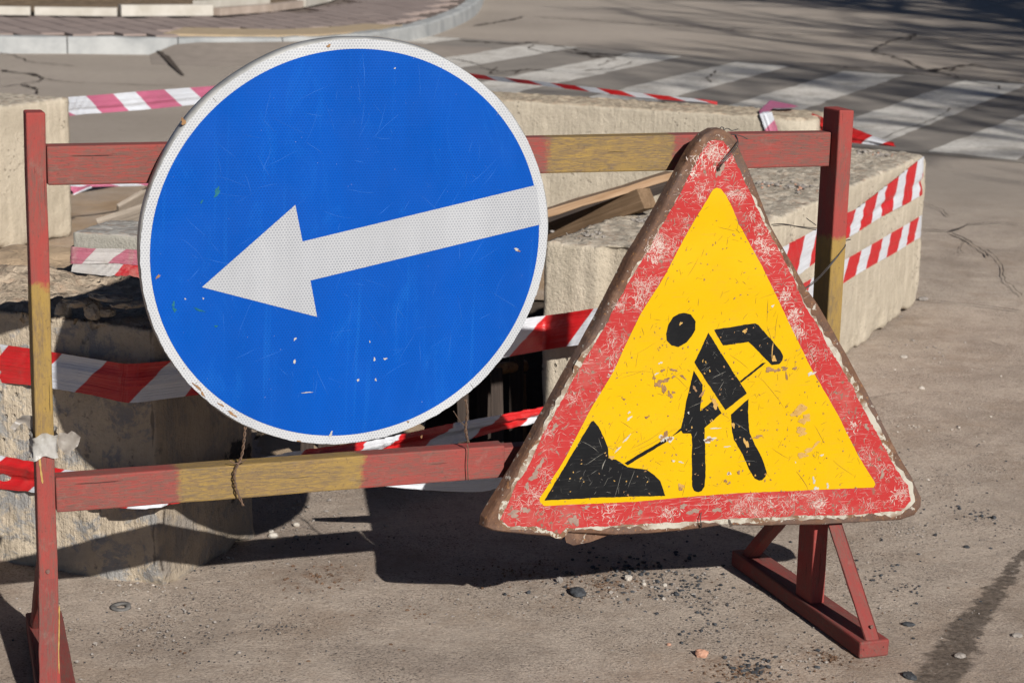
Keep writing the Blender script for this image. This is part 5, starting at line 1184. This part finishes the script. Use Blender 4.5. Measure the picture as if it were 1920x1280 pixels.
# pallet-like frame tilted on the edge of the right block: a long board over a stub of square timber
pl_ = bpy.data.objects.new('timber_frame', None); COL.objects.link(pl_); tag(pl_, 'tilted piece of wooden pallet, pale top board over a brown bearer, on the right block', 'pallet')
def part_board(name, A, Bp, wv, hv, mat):
    o = board(A, Bp, wv, hv, mat, None, name, None); o.parent = pl_; return o
A0 = at(960, 428, 5.70); A1 = at(1268, 335, 5.78)
part_board('top_board', A0, A1, (.03, .12, .0), (0, 0, .022), 'wood_pale')
C0 = at(960, 482, 6.02); C1 = at(1210, 392, 5.73)
bear = part_board('bearer', C0, C1, (.040, .050, 0), (-.014, 0, .062), 'wood_brown')
part_board('bottom_board', at(960, 455, 6.05), at(1262, 356, 6.25), (.03, .12, .0), (0, 0, .05), 'wood_dark')
WB = 'boards standing in the dug hole'
for i, (x0, x1, yt, yb, Yd, mt) in enumerate(((860, 882, 640, 960, 5.35, 'wood_dark'), (892, 918, 670, 960, 5.42, 'wood_dark'), (925, 948, 690, 960, 5.30, 'wood_dark'), (952, 978, 650, 960, 5.38, 'wood_dark'), (982, 992, 700, 960, 5.45, 'wood_brown'), (560, 585, 780, 960, 5.2, 'wood_dark'), (600, 640, 800, 960, 5.3, 'wood_dark'))):
    a = at(x0, yb, Yd); b = at(x1, yb, Yd); t = at(x0 + (4 if i % 2 else -6), yt, Yd + .10)
    board(a, t, b - a, (0, .02, .004), mt, ['first dark board from the left, standing in the hole behind the round sign edge', 'second dark board standing in the hole behind the round sign edge', 'third dark board in the hole, its upper part catching sun', 'dark reddish board in the hole beside the end of the right block', 'narrow brown lath in the hole next to the end of the right block', 'dark board in the hole below the round sign, left one', 'wider dark board in the hole below the round sign'][i], group=WB)
tube_pts = [at(905, 694, 5.5), at(940, 690, 5.45), at(985, 686, 5.5)]
tag(tube('pipe', tube_pts, .017, MT['chip_rust'], None, 12), 'rusty pipe end in the hole between the boards and the right block', 'pipe')
# weathered boards on the sand between the blocks
WS = 'grey boards lying on the sand'
board(gz(222, 412), gz(330, 350, .12), (.03, -.02, .075), (.0, .02, .02), 'wood_grey', 'grey weathered board on the sand, the upper one left of the round sign', group=WS)
board(gz(190, 446), gz(320, 404, .09), (.02, -.03, .08), (.0, .02, .02), 'wood_grey', 'grey weathered board on the sand, the lower one behind the wrapped slab', group=WS)
board(gz(230, 455), gz(330, 438, .05), (.02, -.02, .05), (0, .03, .02), 'wood_brown', 'rusty brown board lying behind the small wrapped slab', group=WS)

# ------------------------------------------------------------------ plastic rag tied round the left post
bagM = frame(B(-1.5905, 0, .50), BD)
bag = empty('plastic_rag', bagM, 'torn white plastic bag knotted around the left post above the lower rail', 'plastic bag')
vs = []; fs = []; nb = 40; nh = 9
for j in range(nh):
    z = -.022 + .044 * j / (nh - 1)
    for k in range(nb):
        a = 2 * pi * k / nb; ca_, sa2 = cos(a), sin(a); s_ = max(abs(ca_) / .0195, abs(sa2) / .0275); rr = 1 / s_
        rr += .002 + .0028 * sin(k * 1.7 + j * .9) + random.uniform(-.0012, .0012) + .002 * (j in (0, nh - 1))
        vs.append((rr * ca_, rr * sa2 + .025, z + .004 * sin(k * .9) * (abs(j - 4) / 4) + .003 * ca_))
for j in range(nh - 1):
    for k in range(nb): fs.append((j * nb + k, j * nb + (k + 1) % nb, (j + 1) * nb + (k + 1) % nb, (j + 1) * nb + k))
link('band', vs, fs, 'plastic', bag, None, True)
def crumple(name, pts, seed, thick, res=.006):
    poly = densify([((p[0]), (p[1])) for p in pts], .004, .0015, seed)
    return fill(name, poly, res, lambda V: thick * fbm(np.c_[V, np.zeros(len(V))], 32, 3, seed) + .35 * thick * vn(np.c_[V, np.zeros(len(V))], 90, seed + 2), 0, 'plastic_flap', None)
def bagpx(x, y): q_ = bagM.inverted() @ bw(x, y, -.01); return (q_.x, q_.z)
fl = [bagpx(*p) for p in ((112, 812), (118, 812), (127, 812), (134, 808), (142, 811), (151, 821), (149, 831), (145, 838), (135, 846), (133, 852), (136, 860), (124, 852), (110, 838), (108, 828))]
o = crumple('flap', fl, 4, .014); o.parent = bag; o.matrix_local = Matrix(((1, 0, 0, 0), (0, 0, -1, .012), (0, 1, 0, 0), (0, 0, 0, 1)))
fl = [bagpx(*p) for p in ((72, 790), (55, 786), (44, 785), (42, 790), (34, 800), (21, 811), (31, 815), (44, 804), (53, 802), (58, 815), (68, 838), (73, 838))]
o = crumple('flap', fl, 8, .014); o.parent = bag; o.matrix_local = Matrix(((1, 0, 0, 0), (0, 0, -1, .045), (0, 1, 0, 0), (0, 0, 0, 1)))

# ------------------------------------------------------------------ bare street trees right of the view; their branches shade the crossing
def tree(name, base, h, seed, label, spread=.55, lean=(0, 0)):
    rnd = random.Random(seed); root = bpy.data.objects.new(name, None); COL.objects.link(root); root.location = base
    tag(root, label, 'tree', 'bare street trees')
    vt = []; ft = []; vc = []; fc = []
    def seg(V, F_, a, b, ra, rb, n):
        t = (b - a).normalized(); p_ = t.orthogonal().normalized(); q_ = t.cross(p_); b0 = len(V)
        for c_, r_ in ((a, ra), (b, rb)):
            for k in range(n): an = 2 * pi * k / n; V.append(c_ + (p_ * cos(an) + q_ * sin(an)) * r_)
        for k in range(n): F_.append((b0 + k, b0 + (k + 1) % n, b0 + n + (k + 1) % n, b0 + n + k))
    def grow(p, d, L, r, lv):
        m = 3; q_ = p
        for k in range(m):
            d = (d + Vector((rnd.gauss(0, .16), rnd.gauss(0, .16), rnd.gauss(.03, .08)))).normalized(); nx_ = q_ + d * L / m
            seg(vt if lv == 0 else vc, ft if lv == 0 else fc, q_, nx_, r * (1 - .25 * k / m), r * (1 - .25 * (k + 1) / m), 10 if lv == 0 else (6 if lv < 3 else 3)); q_ = nx_
            if lv > 0 and lv < 5 and rnd.random() < .92:
                dd = (d + Vector((rnd.gauss(0, 1), rnd.gauss(0, 1), rnd.gauss(.1, .6))).normalized() * spread * 1.3).normalized(); grow(q_, dd, L * rnd.uniform(.5, .7), r * .5, lv + 1)
        if lv < 5:
            for _ in range(3 if lv < 2 else 2):
                dd = (d + Vector((rnd.gauss(0, 1), rnd.gauss(0, 1), rnd.gauss(.15, .5))).normalized() * spread).normalized(); grow(q_, dd, L * rnd.uniform(.62, .82), r * .62, lv + 1)
    grow(Vector((0, 0, -.1)), Vector((lean[0], lean[1], 1)).normalized(), h * .30, h * .016, 0)
    link('trunk', vt, ft, 'bark', root, None, True); link('crown', vc, fc, 'bark', root)
for (tx, ty, th, sd_, lb) in ((14.2, -4.2, 20.0, 4, 'tall bare tree farthest back, its soft shade on the pedestrian crossing'), (16.2, 6.9, 20.0, 9, 'tall bare tree rightmost of the row, shading the far road'), (13.3, 10.7, 20.0, 23, 'tall bare tree in the middle of the row, shading the far road'), (10.2, 14.4, 20.0, 31, 'tall bare tree leftmost of the row, shading the far end of the road')):
    tree('street_tree', (tx, ty, 0), th, sd_, lb, .8)
